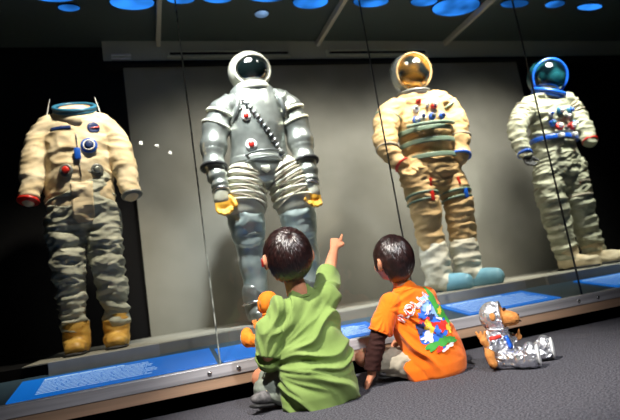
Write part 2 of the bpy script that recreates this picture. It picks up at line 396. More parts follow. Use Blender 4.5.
S1 = {'u': -0.32, 'torso': [(0.002, 0, 1.437, 0.074, 0.9),(-0.002, 0, 1.385, 0.148, 0.65),(-0.003, 0, 1.307, 0.202, 0.6),(-0.01, 0, 1.142, 0.194, 0.68),(-0.011, 0, 0.985, 0.187, 0.7),(-0.01, 0, 0.861, 0.186, 0.68),(-0.005, 0, 0.781, 0.185, 0.62),(-0.004, 0, 0.72, 0.131, 0.6)], 'arml': [(-0.149, 0, 1.36, 0.067, 1),(-0.21, 0, 1.269, 0.075, 1),(-0.241, -0.02, 1.153, 0.071, 1),(-0.259, -0.05, 1.025, 0.061, 1),(-0.276, -0.08, 0.912, 0.048, 1)], 'armr': [(0.145, 0, 1.358, 0.069, 1),(0.206, 0, 1.256, 0.078, 1),(0.237, -0.02, 1.131, 0.074, 1),(0.261, -0.05, 1.006, 0.064, 1),(0.275, -0.08, 0.897, 0.051, 1)], 'legl': [(-0.1, 0, 0.828, 0.107, 1),(-0.109, 0, 0.708, 0.112, 0.95),(-0.104, -0.02, 0.527, 0.099, 1),(-0.103, 0, 0.366, 0.087, 1),(-0.098, 0, 0.222, 0.078, 1),(-0.095, 0, 0.125, 0.071, 1)], 'legr': [(0.081, 0, 0.815, 0.109, 1),(0.088, 0, 0.698, 0.111, 0.95),(0.096, -0.02, 0.513, 0.098, 1),(0.108, 0, 0.347, 0.089, 1),(0.118, 0, 0.216, 0.079, 1),(0.121, 0, 0.128, 0.073, 1)], 'bootl': [(-0.097, 0.02, 0.125, 0.063, 1.1),(-0.098, 0.0, 0.013, 0.065, 1.2)], 'bootr': [(0.12, 0.02, 0.128, 0.065, 1.1),(0.116, 0, 0.008, 0.07, 1.2)], 'pts': [(-0.001, -0.0, 1.482),(-0.074, -0.12, 1.313),(0.095, -0.12, 1.304),(0.07, -0.14, 1.18),(0.004, -0.15, 1.157),(-0.063, -0.15, 1.041),(0.098, -0.15, 1.041),(0.289, -0.12, 0.96),(-0.28, -0.09, 0.893),(0.279, -0.09, 0.869),(0.024, -0.14, 0.947)]}
S2 = {'u': 0.74, 'helmet': [(0.066, 0, 1.707, 0.149, 1)], 'visor': [(0.058, -0.1, 1.63, 0.121, 0.75)], 'torso': [(0.066, 0, 1.56, 0.096, 1),(0.066, 0, 1.508, 0.165, 0.7),(0.067, 0, 1.414, 0.191, 0.72),(0.061, 0, 1.271, 0.19, 0.75),(0.056, 0, 1.143, 0.189, 0.7),(0.051, 0, 1.06, 0.201, 0.66),(0.053, 0, 0.976, 0.207, 0.62),(0.055, 0, 0.893, 0.133, 0.6)], 'arml': [(-0.087, 0, 1.449, 0.095, 1),(-0.16, 0, 1.41, 0.1, 1),(-0.222, 0, 1.286, 0.103, 1),(-0.261, -0.02, 1.144, 0.098, 1),(-0.274, -0.05, 1.015, 0.08, 1),(-0.259, -0.08, 0.913, 0.067, 1),(-0.257, -0.1, 0.849, 0.057, 1)], 'armr': [(0.246, 0, 1.473, 0.097, 1),(0.31, 0, 1.418, 0.105, 1),(0.348, 0, 1.291, 0.108, 1),(0.362, -0.02, 1.138, 0.103, 1),(0.361, -0.05, 1.008, 0.085, 1),(0.362, -0.08, 0.894, 0.07, 1),(0.353, -0.1, 0.835, 0.06, 1)], 'handl': [(-0.252, -0.1, 0.836),(-0.242, -0.12, 0.69)], 'handr': [(0.352, -0.1, 0.828),(0.336, -0.12, 0.682)], 'legl': [(-0.058, 0, 0.957, 0.113, 1),(-0.08, 0, 0.85, 0.125, 1),(-0.098, -0.02, 0.74, 0.123, 1)], 'kneel': [(-0.102, -0.02, 0.714, 0.11, 1),(-0.103, -0.03, 0.62, 0.113, 1),(-0.095, -0.02, 0.529, 0.096, 1)], 'calfl': [(-0.097, -0.02, 0.555, 0.09, 1),(-0.092, 0, 0.427, 0.093, 1),(-0.092, 0, 0.284, 0.08, 1),(-0.102, 0, 0.171, 0.073, 1)], 'bootl': [(-0.1, 0, 0.183, 0.083, 1),(-0.107, 0, 0.089, 0.082, 1)], 'legr': [(0.183, 0, 0.965, 0.115, 1),(0.231, 0, 0.863, 0.128, 1),(0.242, -0.02, 0.74, 0.127, 1)], 'kneer': [(0.245, -0.02, 0.719, 0.114, 1),(0.248, -0.03, 0.621, 0.116, 1),(0.25, -0.02, 0.528, 0.1, 1)], 'calfr': [(0.254, -0.02, 0.554, 0.093, 1),(0.26, 0, 0.421, 0.096, 1),(0.264, 0, 0.274, 0.083, 1),(0.261, 0, 0.168, 0.076, 1)], 'bootr': [(0.263, 0, 0.181, 0.085, 1),(0.254, 0, 0.084, 0.085, 1)], 'pts': [(-0.032, -0.12, 1.447),(0.152, -0.17, 1.116),(-0.028, -0.16, 1.334),(-0.025, -0.17, 1.128),(0.048, -0.17, 0.956),(-0.113, 0, 1.351),(0.271, 0, 1.354)]}
S3 = {'u': 2.03, 'helmet': [(0.017, 0, 1.635, 0.16, 1)], 'torso': [(0.006, 0, 1.457, 0.106, 1),(0.013, 0, 1.409, 0.166, 0.75),(0.037, 0, 1.32, 0.204, 0.72),(0.045, 0, 1.2, 0.203, 0.75),(0.046, 0, 1.082, 0.195, 0.78),(0.041, 0, 0.981, 0.186, 0.75),(0.038, 0, 0.888, 0.208, 0.68),(0.038, 0, 0.812, 0.185, 0.65)], 'arml': [(-0.156, 0, 1.368, 0.093, 1),(-0.234, 0, 1.309, 0.092, 1),(-0.298, -0.03, 1.178, 0.091, 1),(-0.325, -0.08, 1.043, 0.075, 1),(-0.298, -0.12, 0.955, 0.06, 1),(-0.276, -0.15, 0.908, 0.052, 1)], 'armr': [(0.197, 0, 1.418, 0.092, 1),(0.274, 0, 1.366, 0.092, 1),(0.307, -0.03, 1.239, 0.092, 1),(0.291, -0.06, 1.102, 0.079, 1),(0.247, -0.1, 0.951, 0.066, 1)], 'handl': [(-0.276, -0.15, 0.908),(-0.272, -0.18, 0.849)], 'legl': [(-0.09, 0, 0.883, 0.125, 1),(-0.086, 0, 0.784, 0.128, 1),(-0.08, -0.02, 0.629, 0.123, 1),(-0.067, 0, 0.484, 0.112, 1),(-0.071, 0, 0.315, 0.097, 1),(-0.074, 0, 0.265, 0.086, 1)], 'legr': [(0.156, 0, 0.879, 0.12, 1),(0.176, 0, 0.777, 0.123, 1),(0.189, -0.02, 0.625, 0.118, 1),(0.193, 0, 0.477, 0.111, 1),(0.184, 0, 0.328, 0.099, 1),(0.179, 0, 0.269, 0.088, 1)], 'bootl': [(-0.069, 0, 0.286, 0.1, 1),(-0.072, 0, 0.2, 0.104, 1),(-0.067, 0, 0.113, 0.093, 1)], 'bootr': [(0.182, 0, 0.284, 0.103, 1),(0.182, 0, 0.21, 0.106, 1),(0.178, 0, 0.122, 0.095, 1)], 'footl': [(-0.072, 0.02, 0.072, 0.064, 1),(-0.028, -0.08, 0.031, 0.063, 1)], 'footr': [(0.18, 0.02, 0.072, 0.066, 1),(0.222, -0.08, 0.038, 0.064, 1)], 'pts': [(-0.097, -0.14, 1.363),(-0.152, -0.16, 1.304),(0.051, -0.15, 1.307),(-0.177, -0.16, 1.222),(-0.007, -0.17, 1.21),(0.092, -0.16, 1.217),(0.244, -0.1, 0.936),(-0.28, -0.15, 0.886)]}
S4 = {'u': 3.32, 'helmet': [(-0.012, 0, 1.571, 0.163, 1)], 'torso': [(-0.046, 0, 1.413, 0.108, 1),(-0.051, 0, 1.36, 0.166, 0.75),(-0.057, 0, 1.264, 0.19, 0.75),(-0.073, 0, 1.135, 0.18, 0.78),(-0.089, 0, 1.007, 0.179, 0.75),(-0.09, 0, 0.897, 0.187, 0.72),(-0.088, 0, 0.796, 0.202, 0.66),(-0.082, 0, 0.712, 0.161, 0.6)], 'arml': [(-0.204, 0, 1.357, 0.09, 1),(-0.299, 0, 1.301, 0.093, 1),(-0.406, -0.02, 1.18, 0.088, 1),(-0.454, -0.05, 1.056, 0.075, 1),(-0.472, -0.1, 0.927, 0.058, 1)], 'armr': [(0.114, 0, 1.389, 0.092, 1),(0.182, 0, 1.333, 0.092, 1),(0.213, -0.02, 1.217, 0.088, 1),(0.212, -0.06, 1.098, 0.078, 1),(0.191, -0.1, 0.991, 0.061, 1)], 'handr': [(0.191, -0.1, 0.991),(0.168, -0.13, 0.915)], 'handl': [(-0.474, -0.1, 0.919),(-0.47, -0.12, 0.856)], 'legl': [(-0.187, 0, 0.804, 0.112, 1),(-0.214, 0, 0.706, 0.12, 1),(-0.24, -0.02, 0.541, 0.118, 1),(-0.215, 0, 0.356, 0.106, 1),(-0.209, 0, 0.172, 0.094, 1),(-0.206, 0, 0.116, 0.086, 1)], 'legr': [(0.029, 0, 0.812, 0.114, 1),(0.027, 0, 0.702, 0.122, 1),(0.003, -0.02, 0.55, 0.12, 1),(0.03, 0, 0.37, 0.108, 1),(0.047, 0, 0.189, 0.096, 1),(0.057, 0, 0.123, 0.088, 1)], 'bootl': [(-0.203, 0, 0.124, 0.078, 1),(-0.235, -0.04, 0.045, 0.062, 1)], 'bootr': [(0.06, 0, 0.13, 0.08, 1),(0.068, -0.04, 0.06, 0.063, 1)], 'pts': [(-0.201, -0.14, 1.233),(-0.054, -0.14, 1.227),(-0.226, -0.16, 1.103),(-0.11, -0.16, 1.096),(-0.293, -0.14, 1.146),(-0.193, -0.15, 1.014),(-0.457, -0.1, 0.91)]}
# ------------------------------------------------------------------ the four suits
PZ = .286; SY = 3.3
def con(name, c, m, r, parent, d=(0, -1, 0), h=.03, m2=None, label=None):
    """round hose connector: flanged ring, raised cap"""
    o = link(name, mesh_of([lathe([(r, 0), (r * 1.05, h * .3), (r * .9, h * .55), (r * .62, h * .6), (r * .58, h * .45)], c, d, 20)]), m, parent, label=label)
    if m2: link('cap', mesh_of([lathe([(r * .55, h * .3), (r * .55, h * .9), (r * .3, h)], c, d, 16)]), m2, o)
    return o
def on(tr, x, z): 
    p, n = surf(tr, x, z, 0, -1)
    return (p, n) if p is not None else (V((x, -.15, z)), V((0, -1, 0)))
def scon(tr, name, x, z, m, r, parent, h=.03, m2=None, label=None):
    p, n = on(tr, x, z); d = (n + V((0, -1, 0))).normalized()
    return con(name, p - d * .004, m, r, parent, d, h, m2, label)
def ribs(k, amp): return lambda u, a: 1 + amp * math.sin(u * k * 2 * PI) * (1 if True else 0)
def glove(w, t, side, s=1.0):
    """five finger glove, hanging: w wrist point, t tip; thumb on the inner side"""
    w = V(w); t = V(t); d = (t - w); L = d.length; d.normalize()
    sx = V((side, 0, 0)); fw = V((0, -1, 0))
    parts = [tube([(*w, .036 * s), (*(w + d * L * .2), .04 * s, .7), (*(w + d * L * .5), .045 * s, .6)], 14)]
    for i, (o, l, c) in enumerate(((-.033, .42, .02), (-.011, .5, .025), (.011, .47, .028), (.031, .36, .03))):
        b = w + d * L * .45 + sx * o * s; m_ = b + d * L * l * .55 + fw * c * .3 + sx * o * .1; e = b + d * L * l * .9 + fw * (c + .015)
        parts.append(tube([(*b, .0145 * s), (*m_, .0135 * s), (*e, .011 * s)], 10, 3))
    b = w + d * L * .15 + sx * .03 * s
    parts.append(tube([(*b, .018 * s), (*(b + d * L * .25 + sx * .03 + fw * .02), .016 * s), (*(b + d * L * .45 + sx * .035 + fw * .035), .012 * s)], 10, 3))
    return fuse(parts, .006, 3, folds(.0015, 30, 30, 40, 4))
def shoe_m(a, toe, r, h):
    """soft lunar boot foot from heel a to toe"""
    a = V(a); toe = V(toe); m_ = (a + toe) / 2
    return [tube([(*a, r, .9), (*m_, r * 1.02, .85), (*toe, r * .85, .75)], 16)]

for D_, kk in ((S1, .9), (S3, .88), (S4, .9)):
    for k_ in ('legl', 'legr'): D_[k_] = [D_[k_][0]] + [(p_[0] + (-1 if k_ == 'legl' else 1) * .006, p_[1], p_[2], p_[3] * kk, p_[4]) for p_ in D_[k_][1:]]
# ---- suit 1: headless beige and grey-green suit
D = S1
t = thing('space_suit', 'headless beige and grey-green space suit with gold boots, far left', 'space suit', (D['u'], SY, PZ), 'space suits standing in the display case')
up = fuse([tube(D['torso'][1:5] + [D['torso'][5]], 28), tube(D['arml'], 20), tube(D['armr'], 20)], .008, 2, folds(.012, 5, 5, 11, 1, None, .5), 0)
jk = link('jacket', up, M['cream'], t); tr = tree(up)
lo = fuse([tube([D['torso'][4], D['torso'][5], D['torso'][6], D['torso'][7]], 28), tube(D['legl'], 22), tube(D['legr'], 22)], .008, 2, folds(.019, 6, 6, 15, 2, None, .55), 0)
link('trousers', lo, M['gwhite'], t, label='crumpled grey-green lower half')
fl = [(-.05, .77), (-.03, .735), (.05, .735), (.065, .77), (.07, .97), (-.05, .97)]
tl = tree(joinm([up, lo]))
o = link('crotch_flap', decal(tl, fl, .003, .012), M['cream'], t); sm = o.modifiers.new('s', 'SOLIDIFY'); sm.thickness = .006; sm.offset = 1
for k, s in (('bootl', 1), ('bootr', 1)):
    b = D[k]; x, y, z = b[1][:3]
    bm_ = fuse([tube([(b[0][0], .0, .16, .074), (x, 0, .09, .073), (x, -.01, .05, .075)], 18), tube([(x, .04, .042, .05, .8), (x, -.06, .045, .056, .75), (x + .005, -.15, .038, .05, .75)], 18)], .007, 2, folds(.006, 9, 9, 22, 5))
    q = link('boot', bm_, M['gold'], t); link('sole', mesh_of([tube([(x, .09, .008, .055, .2), (x, -.08, .008, .062, .2), (x, -.2, .008, .045, .2)], 18, ref=V((1, 0, 0)).cross(V((0, 1, 0))))]), M['rubber'], q)
nk = link('neck_ring', mesh_of([torus((-.001, -.03, 1.468), .118, .012, (0, -.62, 1)), torus((-.001, -.022, 1.45), .117, .009, (0, -.6, 1))]), M['teal'], t, label='blue metal neck ring')
link('neck_liner', mesh_of([lathe([(.10, -.03), (.102, .0), (.09, .008), (.02, .016)], (-.001, -.028, 1.46), (0, -.62, 1))]), mat('peach_liner', (.5, .24, .13), .8), nk)
link('collar', mesh_of([lathe([(.15, -.07), (.13, -.02), (.122, .0), (.11, .002)], (-.001, -.012, 1.438), (0, -.45, 1), 32)]), M['cream'], t)
for x, rx in ((-.17, -.25), (.14, .25)):   # clear hangers that hold the shoulders up
    link('shoulder_hanger', mesh_of([tube([(x, .05, 1.36, .004), (x + rx * .02, .05, 1.42, .004), (x - rx * .1, .05, 1.56, .002)], 8)]), M['white'], t)
for (c, dr, r) in (((-.28, -.085, .893), D['arml'], .05), ((.279, -.085, .875), D['armr'], .052)):
    d = V(dr[-1][:3]) - V(dr[-2][:3])
    q = link('wrist_ring', mesh_of([torus(c, r, .011, d), lathe([(r, -.02), (r, .012), (r * .8, .014)], c, d)]), M['red'] if c[0] < 0 else M['silverd'], t)
scon(tr, 'connector', -.063, 1.041, M['silverd'], .037, t, m2=M['red'], label='red centred connector')
scon(tr, 'connector', .098, 1.041, M['silverd'], .037, t, m2=M['silverp'])
q = scon(tr, 'connector', .07, 1.185, M['blue'], .045, t, m2=M['dkblue'], label='large blue connector')
link('inner_ring', mesh_of([torus(on(tr, .07, 1.185)[0] + V((0, -.016, 0)), .03, .005, (0, -1, .1))]), M['white'], q)
def patch(tr, name, out, m, par, off=.004, label=None):
    o = link(name, decal(tr, out, off, .012), m, par, label=label); s_ = o.modifiers.new('s', 'SOLIDIFY'); s_.thickness = .003; return o
def rect(x0, x1, z0, z1, sh=0): return [(x0, z0), (x1, z0 + sh), (x1, z1 + sh), (x0, z1)]
def disc(x, z, r, q=1, n=16): return [(x + r * math.cos(2 * PI * i / n), z + r * q * math.sin(2 * PI * i / n)) for i in range(n)]
patch(tr, 'name_tape', rect(-.135, -.02, 1.30, 1.322, -.005), M['dkblue'], t, label='dark name tape')
q = patch(tr, 'mission_patch', disc(.1, 1.305, .034), M['dkblue'], t, label='round navy patch'); patch(tr, 'swoosh', [(.075, 1.295), (.13, 1.318), (.12, 1.30)], M['red'], q, .008)
link('zip', mesh_of([tube([(*(on(tr, .004, 1.26)[0] + V((0, -.004, 0))), .005), (*(on(tr, .006, 1.12)[0] + V((0, -.004, 0))), .005), (*(on(tr, .012, 1.0)[0] + V((0, -.004, 0))), .005)], 6)]), M['steel'], t)
link('tag', bevel_mesh([box(-.012, .022, on(tr, 0, 1.12)[0].y - .02, on(tr, 0, 1.12)[0].y - .004, 1.10, 1.17)], .004), M['blue'], t, label='blue tag hanging on the zip')
o = link('wrist_dial', mesh_of([lathe([(.028, 0), (.03, .012), (.024, .018)], (.292, -.075, .965), (.3, -1, .1))]), M['dkblue'], t)
# ---- suit 2: silver hard suit
D = S2
for k_ in ('arml', 'armr'): D[k_] = [(p_[0] * .97, p_[1], p_[2], p_[3] * .87, 1) for p_ in D[k_]]
t = thing('space_suit', 'silver hard-shelled space suit with white striped thighs and dark visor', 'space suit', (D['u'], SY, PZ), 'space suits standing in the display case')
up = fuse([tube(D['torso'][1:7], 30, mod=None), ball((.05, 0, .97), (.19, .13, .085))], .009, 4, folds(.0025, 3, 3, 5, 3))
link('torso_shell', up, M['silverp'], t); tr = tree(up)
hc = V((.066, 0, 1.69))
def helmet_shell(c, R, op, half, th, sq=(1, 1, 1), fw=V((0, -1, 0))):
    """spherical shell with a face opening around direction op"""
    vs, fs = ball((0, 0, 0), 1, rotto(op, V((1, 0, 0))), 40, 28)
    keep = []
    for f in fs:
        cc = sum((vs[i] for i in f), V()) / len(f)
        if cc.angle(op) > half: keep.append(f)
    return [(V((p.x * R * sq[0], p.y * R * sq[1], p.z * R * sq[2])) + c) for p in vs], keep
op = V((.05, -1, -.32)).normalized()
Mo = rotto(op); HR = V((.148, .152, .138))
def on_shell(u, v, k=1.0):
    d_ = (op + Mo.col[0] * u + Mo.col[1] * v).normalized(); return hc + V((d_.x * HR.x, d_.y * HR.y, d_.z * HR.z)) * k
vs_, fs_ = ball((0, 0, 0), 1, rotto(op, V((1, 0, 0))), 56, 44)
kp = []
for f in fs_:
    cc = sum((vs_[i] for i in f), V()) / len(f); w_ = cc.dot(op)
    if w_ > .15 and (cc.dot(Mo.col[0]) / w_ / 1.5) ** 2 + (cc.dot(Mo.col[1]) / w_ / 1.02) ** 2 < 1: continue
    kp.append(f)
o = link('helmet', mesh_of([([hc + V((p.x * HR.x, p.y * HR.y, p.z * HR.z)) for p in vs_], kp)]), M['ivory'], t)
s_ = o.modifiers.new('s', 'SOLIDIFY'); s_.thickness = .01
link('visor', mesh_of([ball(hc + op * .004, tuple(HR * .93), n=36, m=24)]), M['visdark'], o, label='black glossy visor')
link('face_ring', mesh_of([tube([(*on_shell(1.5 * math.cos(q_), 1.02 * math.sin(q_), 1.0), .009) for q_ in [2 * PI * i / 40 for i in range(41)]], 10, 1, cap=False)]), M['ivory'], o)
link('neck_ring', mesh_of([lathe([(.125, -.035), (.128, 0), (.118, .02), (.1, .02)], (.066, 0, 1.56), (0, 0, 1), 32)]), M['ivory'], o)
for k in ('l', 'r'):
    A = D['arm' + k]; sd = -1 if k == 'l' else 1
    link('shoulder_ring', mesh_of([torus(V(A[0][:3]) + V((sd * .005, 0, -.04)), .112, .016, (sd, -.15, .25), 36)]), M['silverd'], t)
    up_ = tube([A[0], A[1], A[2], A[3]], 24, 10, ribs(3.5, .06))
    sl = link('upper_sleeve', mesh_of([up_]), M['silverp'], t)
    for q_, m_ in ((.42, M['pale']), (.62, M['pale'])):
        p = crom([a[:4] for a in A[:4]], q_ * 3)
        link('band', mesh_of([torus(p[:3], p[3] * 1.03, .012, V(A[2][:3]) - V(A[1][:3]))]), m_, sl)
    link('elbow_ring', mesh_of([torus(A[4][:3], A[4][3] + .008, .013, V(A[4][:3]) - V(A[3][:3]))]), M['rubber'], t, label='black rubber ring')
    link('forearm_sleeve', mesh_of([tube([A[3][:3] + (A[3][3] * .9,), A[4][:4], A[5][:4], A[6][:4]], 22, 8, ribs(4, .085))]), M['silverp'], t)
    link('wrist_ring', mesh_of([torus(A[6][:3], A[6][3], .01, V(A[6][:3]) - V(A[5][:3]))]), M['steel'], t)
    w, e = D['hand' + k]
    g = link('glove', glove(w, (e[0], e[1], e[2] - .02), -sd, 1.15), M['yglove'], t)
    link('cuff', mesh_of([tube([(*w, .05), (w[0], w[1] - .004, w[2] - .045, .052, .8)], 16)]), M['pale'], g)
    Lg = D['leg' + k]
    th_ = link('thigh_bellows', mesh_of([tube([(p_[0], p_[1], p_[2], p_[3] * 1.1) for p_ in Lg], 30, 22, ribs(4.5, .085))]), M['pale'], t, label='white ribbed thigh section')
    for i in range(5):
        u = .08 + i * .2; p = crom([a[:4] for a in Lg], u * 2)
        link('tension_strap', mesh_of([torus((p[0], p[1] - .008, p[2]), p[3] * 1.08, .007, (sd * -.5, .25, 1), 32)]), M['khaki'], th_)
    K_ = D['knee' + k]
    kn = link('knee_joint', fuse([tube(K_, 24)], .008, 2, folds(.012, 5, 5, 9, 6), 0), M['paleblue'], t)
    link('ring', mesh_of([torus(K_[0][:3], K_[0][3] * 1.02, .009)]), M['silverd'], kn)
    link('lower_leg', mesh_of([tube(D['calf' + k], 24, 10, ribs(2.5, .03))]), M['paleblue'], t)
    link('calf_ring', mesh_of([torus(D['calf' + k][0][:3], .095, .01)]), M['silverp'], t)
    B_ = D['boot' + k]; x, y, z = B_[1][:3]
    bt = link('boot', fuse([tube([(x, .0, .2, .08), (x, .0, .11, .078), (x, 0, .06, .074)], 18), tube([(x, .06, .05, .055, .85), (x + sd * .01, -.08, .055, .062, .8), (x + sd * .02, -.19, .042, .055, .75)], 18)], .007, 3, folds(.004, 9, 9, 18, 7)), M['silverp'], t)
    link('ankle_strap', mesh_of([torus((x, 0, .125), .082, .009, (0, .1, 1))]), M['steel'], bt)
link('shin_tab', bevel_mesh([box(-.055, -.02, -.088, -.07, .34, .395)], .003), M['red'], t, label='small red tab on the shin')
# lacing across the chest
lc = []
a, b = (-.032, 1.44), (.152, 1.12)
pts_ = [on(tr, a[0] + (b[0] - a[0]) * i / 10, a[1] + (b[1] - a[1]) * i / 10)[0] + V((0, -.008, 0)) for i in range(11)]
fl_ = link('lacing_flap', mesh_of([tube([(*p, .014, .5) for p in pts_], 10)]), M['silverd'], t)
for p in pts_:
    lc.append(tube([(p.x - .014, p.y - .006, p.z - .01, .005), (p.x, p.y - .013, p.z, .006), (p.x + .014, p.y - .006, p.z + .01, .005)], 8))
link('lace', mesh_of(lc), M['steel'], fl_)
scon(tr, 'gauge', -.028, 1.325, M['white'], .03, t, m2=M['red']); scon(tr, 'gauge', -.02, 1.13, M['white'], .036, t, m2=M['red'])
scon(tr, 'valve', -.06, 1.39, M['silverd'], .018, t); scon(tr, 'valve', .17, 1.07, M['steel'], .03, t, m2=M['silverd'])
link('belt', mesh_of([tube([(.055, 0, 1.065, .203, .68), (.052, 0, 1.02, .212, .66)], 40, cap=True, round_=False)]), M['silverp'], t)
link('belt_trim', mesh_of([torus((.055, 0, 1.066), .207, .007, sq=.68, n=48), torus((.052, 0, 1.018), .214, .007, sq=.66, n=48)]), M['silverd'], t)
patch(tree(joinm([up])), 'badge', [(.02, .985), (.078, .985), (.085, .955), (.05, .925), (.012, .955)], M['silverd'], t, .01)
patch(tree(joinm([up])), 'badge', [(.026, .98), (.072, .98), (.078, .956), (.05, .934), (.02, .956)], M['pale'], t, .016)
# ---- suits 3 and 4: fabric suits with clear domes
def fabric_suit(D, label, mm, m_low, dome_m, vis, bandm, toe_m, hs, wear):
    t = thing('space_suit', label, 'space suit', (D['u'], SY, PZ), 'space suits standing in the display case')
    up = fuse([tube(D['torso'][1:7], 28), tube(D['arml'], 20), tube(D['armr'], 20)], .008, 2, folds(.012 * wear, 5, 5, 13, hs, None, .5), 0)
    link('jacket', up, mm, t); tr = tree(up)
    tz = D['torso']
    lo = fuse([tube([tz[5], tz[6], tz[7]], 28), tube(D['legl'], 22), tube(D['legr'], 22)], .008, 2, folds(.016 * wear, 5, 5, 14, hs + 1, None, .5), 0)
    link('trousers', lo, m_low, t)
    h = D['helmet'][0]; c = V(h[:3])
    return t, tr, tree(lo), c
D = S3
t, tr, tl, c = fabric_suit(D, 'tan space suit with amber visor, blue-toed white boots, third from left', M['tan'], M['tan'], M['dome'], M['amber'], M['greeng'], None, 11, 1)
c = V((c.x - .008, -.02, 1.645)); op = V((-.12, -1, -.25)).normalized()
hm = link('helmet', mesh_of([helmet_shell(c, .155, op, 1.05, 0)]), mat('smoky_shell', (.35, .38, .36), .18, metal=.5, coat=1, c2=(.12, .14, .13), nscale=5), t)
s_ = hm.modifiers.new('s', 'SOLIDIFY'); s_.thickness = .006
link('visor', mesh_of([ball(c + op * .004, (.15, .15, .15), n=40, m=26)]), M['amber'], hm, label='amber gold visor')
link('visor_rim', mesh_of([torus(c + op * .078, .136, .007, op, 44)]), M['tan'], hm)
link('neck_ring', mesh_of([lathe([(.12, -.03), (.125, 0), (.118, .02), (.1, .02)], (.012, -.01, 1.478), (0, -.1, 1), 32), torus((.012, -.01, 1.485), .12, .01, (0, -.1, 1))]), M['silverd'], hm)
for x, z, m1, m2, r in ((-.035, 1.375, 'red', 'red', .02), (-.06, 1.322, 'white', 'silverd', .024), (.065, 1.325, 'red', 'white', .026), (.02, 1.335, 'white', 'white', .014),
                        (-.085, 1.235, 'blue', 'white', .026), (-.04, 1.245, 'white', 'dkblue', .024), (.03, 1.245, 'blue', 'silverd', .026), (.115, 1.25, 'blue', 'dkblue', .024)):
    scon(tr, 'connector', x, z, M[m1], r, t, .05, M[m2], label={'red': 'red connector', 'blue': 'blue connector', 'white': 'white connector'}[m1])
for z, r, q in ((1.165, .222, .8), (1.075, .216, .82), (.965, .208, .8)):
    k = link('strap', mesh_of([tube([(.045, -.005, z - .017, r, q), (.045, -.005, z + .017, r, q)], 44, cap=False)]), M['greeng'], t, label='grey-green webbing strap')
    k.modifiers.new('s', 'SOLIDIFY').thickness = .01
link('hose', mesh_of([tube([(-.16, -.13, 1.19, .014), (-.05, -.2, 1.185, .014), (.1, -.2, 1.19, .014), (.22, -.13, 1.2, .014)], 12, 12, ribs(20, .07))]), M['greeng'], t)
for k in 'lr':
    A = D['arm' + k]; d = V(A[-1][:3]) - V(A[-2][:3])
    link('shoulder_ring', mesh_of([torus(V(A[1][:3]), A[1][3] * .98, .01, V(A[1][:3]) - V(A[0][:3]) + V((0, 0, -.1)))]), M['greeng'], t)
    link('elbow_band', mesh_of([torus(A[3][:3], A[3][3] * 1.03, .01, V(A[3][:3]) - V(A[2][:3]))]), M['khaki'], t)
    link('wrist_ring', mesh_of([torus(A[-1][:3], A[-1][3], .012, d), lathe([(A[-1][3], -.02), (A[-1][3], .01), (A[-1][3] * .8, .012)], A[-1][:3], d)]), M['red'] if k == 'l' else M['blue'], t, label='red wrist ring' if k == 'l' else 'blue wrist ring')
w, e = D['handl']
link('glove', glove(w, (e[0] + .015, e[1] - .02, e[2] - .05), 1, .95), M['tan'], t)
# knee bands with small buckles
for k in 'lr':
    L_ = D['leg' + k]; p = crom([a[:4] for a in L_], 1.75)
    kb = link('thigh_band', mesh_of([torus((p[0], p[1], p[2] + .03), p[3] * 1.02, .011, (0, .1, 1), 36), torus((p[0], p[1], p[2] - .02), p[3] * 1.02, .009, (0, .1, 1), 36)]), M['greeng'], t)
    link('buckle', bevel_mesh([box(p[0] + .0, p[0] + .03, p[1] - p[3] * 1.1, p[1] - p[3] * .95, p[2] - .03, p[2] + .04)], .003), M['red'] if k == 'l' else M['blue'], kb)
    for s2 in (.35, .9):
        pp, n_ = on(tl, p[0] + (.03 if k == 'l' else -.02), L_[1][2] + .02 - s2 * .05)
        link('tab', bevel_mesh([box(pp.x - .008, pp.x + .008, pp.y - .01, pp.y + .002, pp.z - .015, pp.z + .015)], .002), M['red'], kb)
    B_ = D['boot' + k]; F_ = D['foot' + k]
    bt = link('boot', fuse([tube([(B_[0][0], 0, .30, .098), (B_[1][0], 0, .2, .102), (B_[2][0], 0, .1, .094)], 22), tube([(F_[0][0] - .03, .05, .055, .06, .9), (F_[0][0] + .02, -.06, .065, .066, .9)], 18)], .008, 2, folds(.014, 5, 5, 14, 13)), M['wboot'], t, label='crumpled white boot')
    link('overshoe_toe', fuse([tube([(F_[0][0] + .01, -.03, .05, .066, .8), (F_[0][0] + .06, -.13, .05, .068, .8), (F_[0][0] + .09, -.2, .045, .06, .75)], 20)], .007, 3, folds(.003, 8, 8, 8, 15)), M['bluetoe'], bt, label='blue toe cap')
D = S4
for k_ in ('arml', 'armr'): D[k_] = [(p_[0], p_[1], p_[2], p_[3] * .84, 1) for p_ in D[k_]]
t, tr, tl, c = fabric_suit(D, 'sage-white space suit with teal dome helmet, far right in dark corner', M['sage'], M['sage'], M['dome'], M['tealvis'], M['teal'], None, 21, 1.15)
c = V((c.x, -.02, 1.585)); op = V((-.35, -1, -.35)).normalized()
hm = link('helmet', mesh_of([ball(c, (.15, .155, .155), n=44, m=28)]), M['tealvis'], t, label='dark glossy dome helmet with painted teal reflections')
link('visor_rim', mesh_of([torus(c + op * .07, .142, .009, op, 44)]), M['blue'], hm)
link('neck_ring', mesh_of([torus((-.035, -.03, 1.45), .125, .016, (.25, -.45, 1), 40), torus((-.04, -.02, 1.425), .122, .012, (.25, -.45, 1), 40)]), M['blue'], hm)
link('liner', mesh_of([lathe([(.11, -.05), (.118, 0), (.1, .01)], (-.04, -.01, 1.42), (.2, -.4, 1))]), M['ivory'], hm)
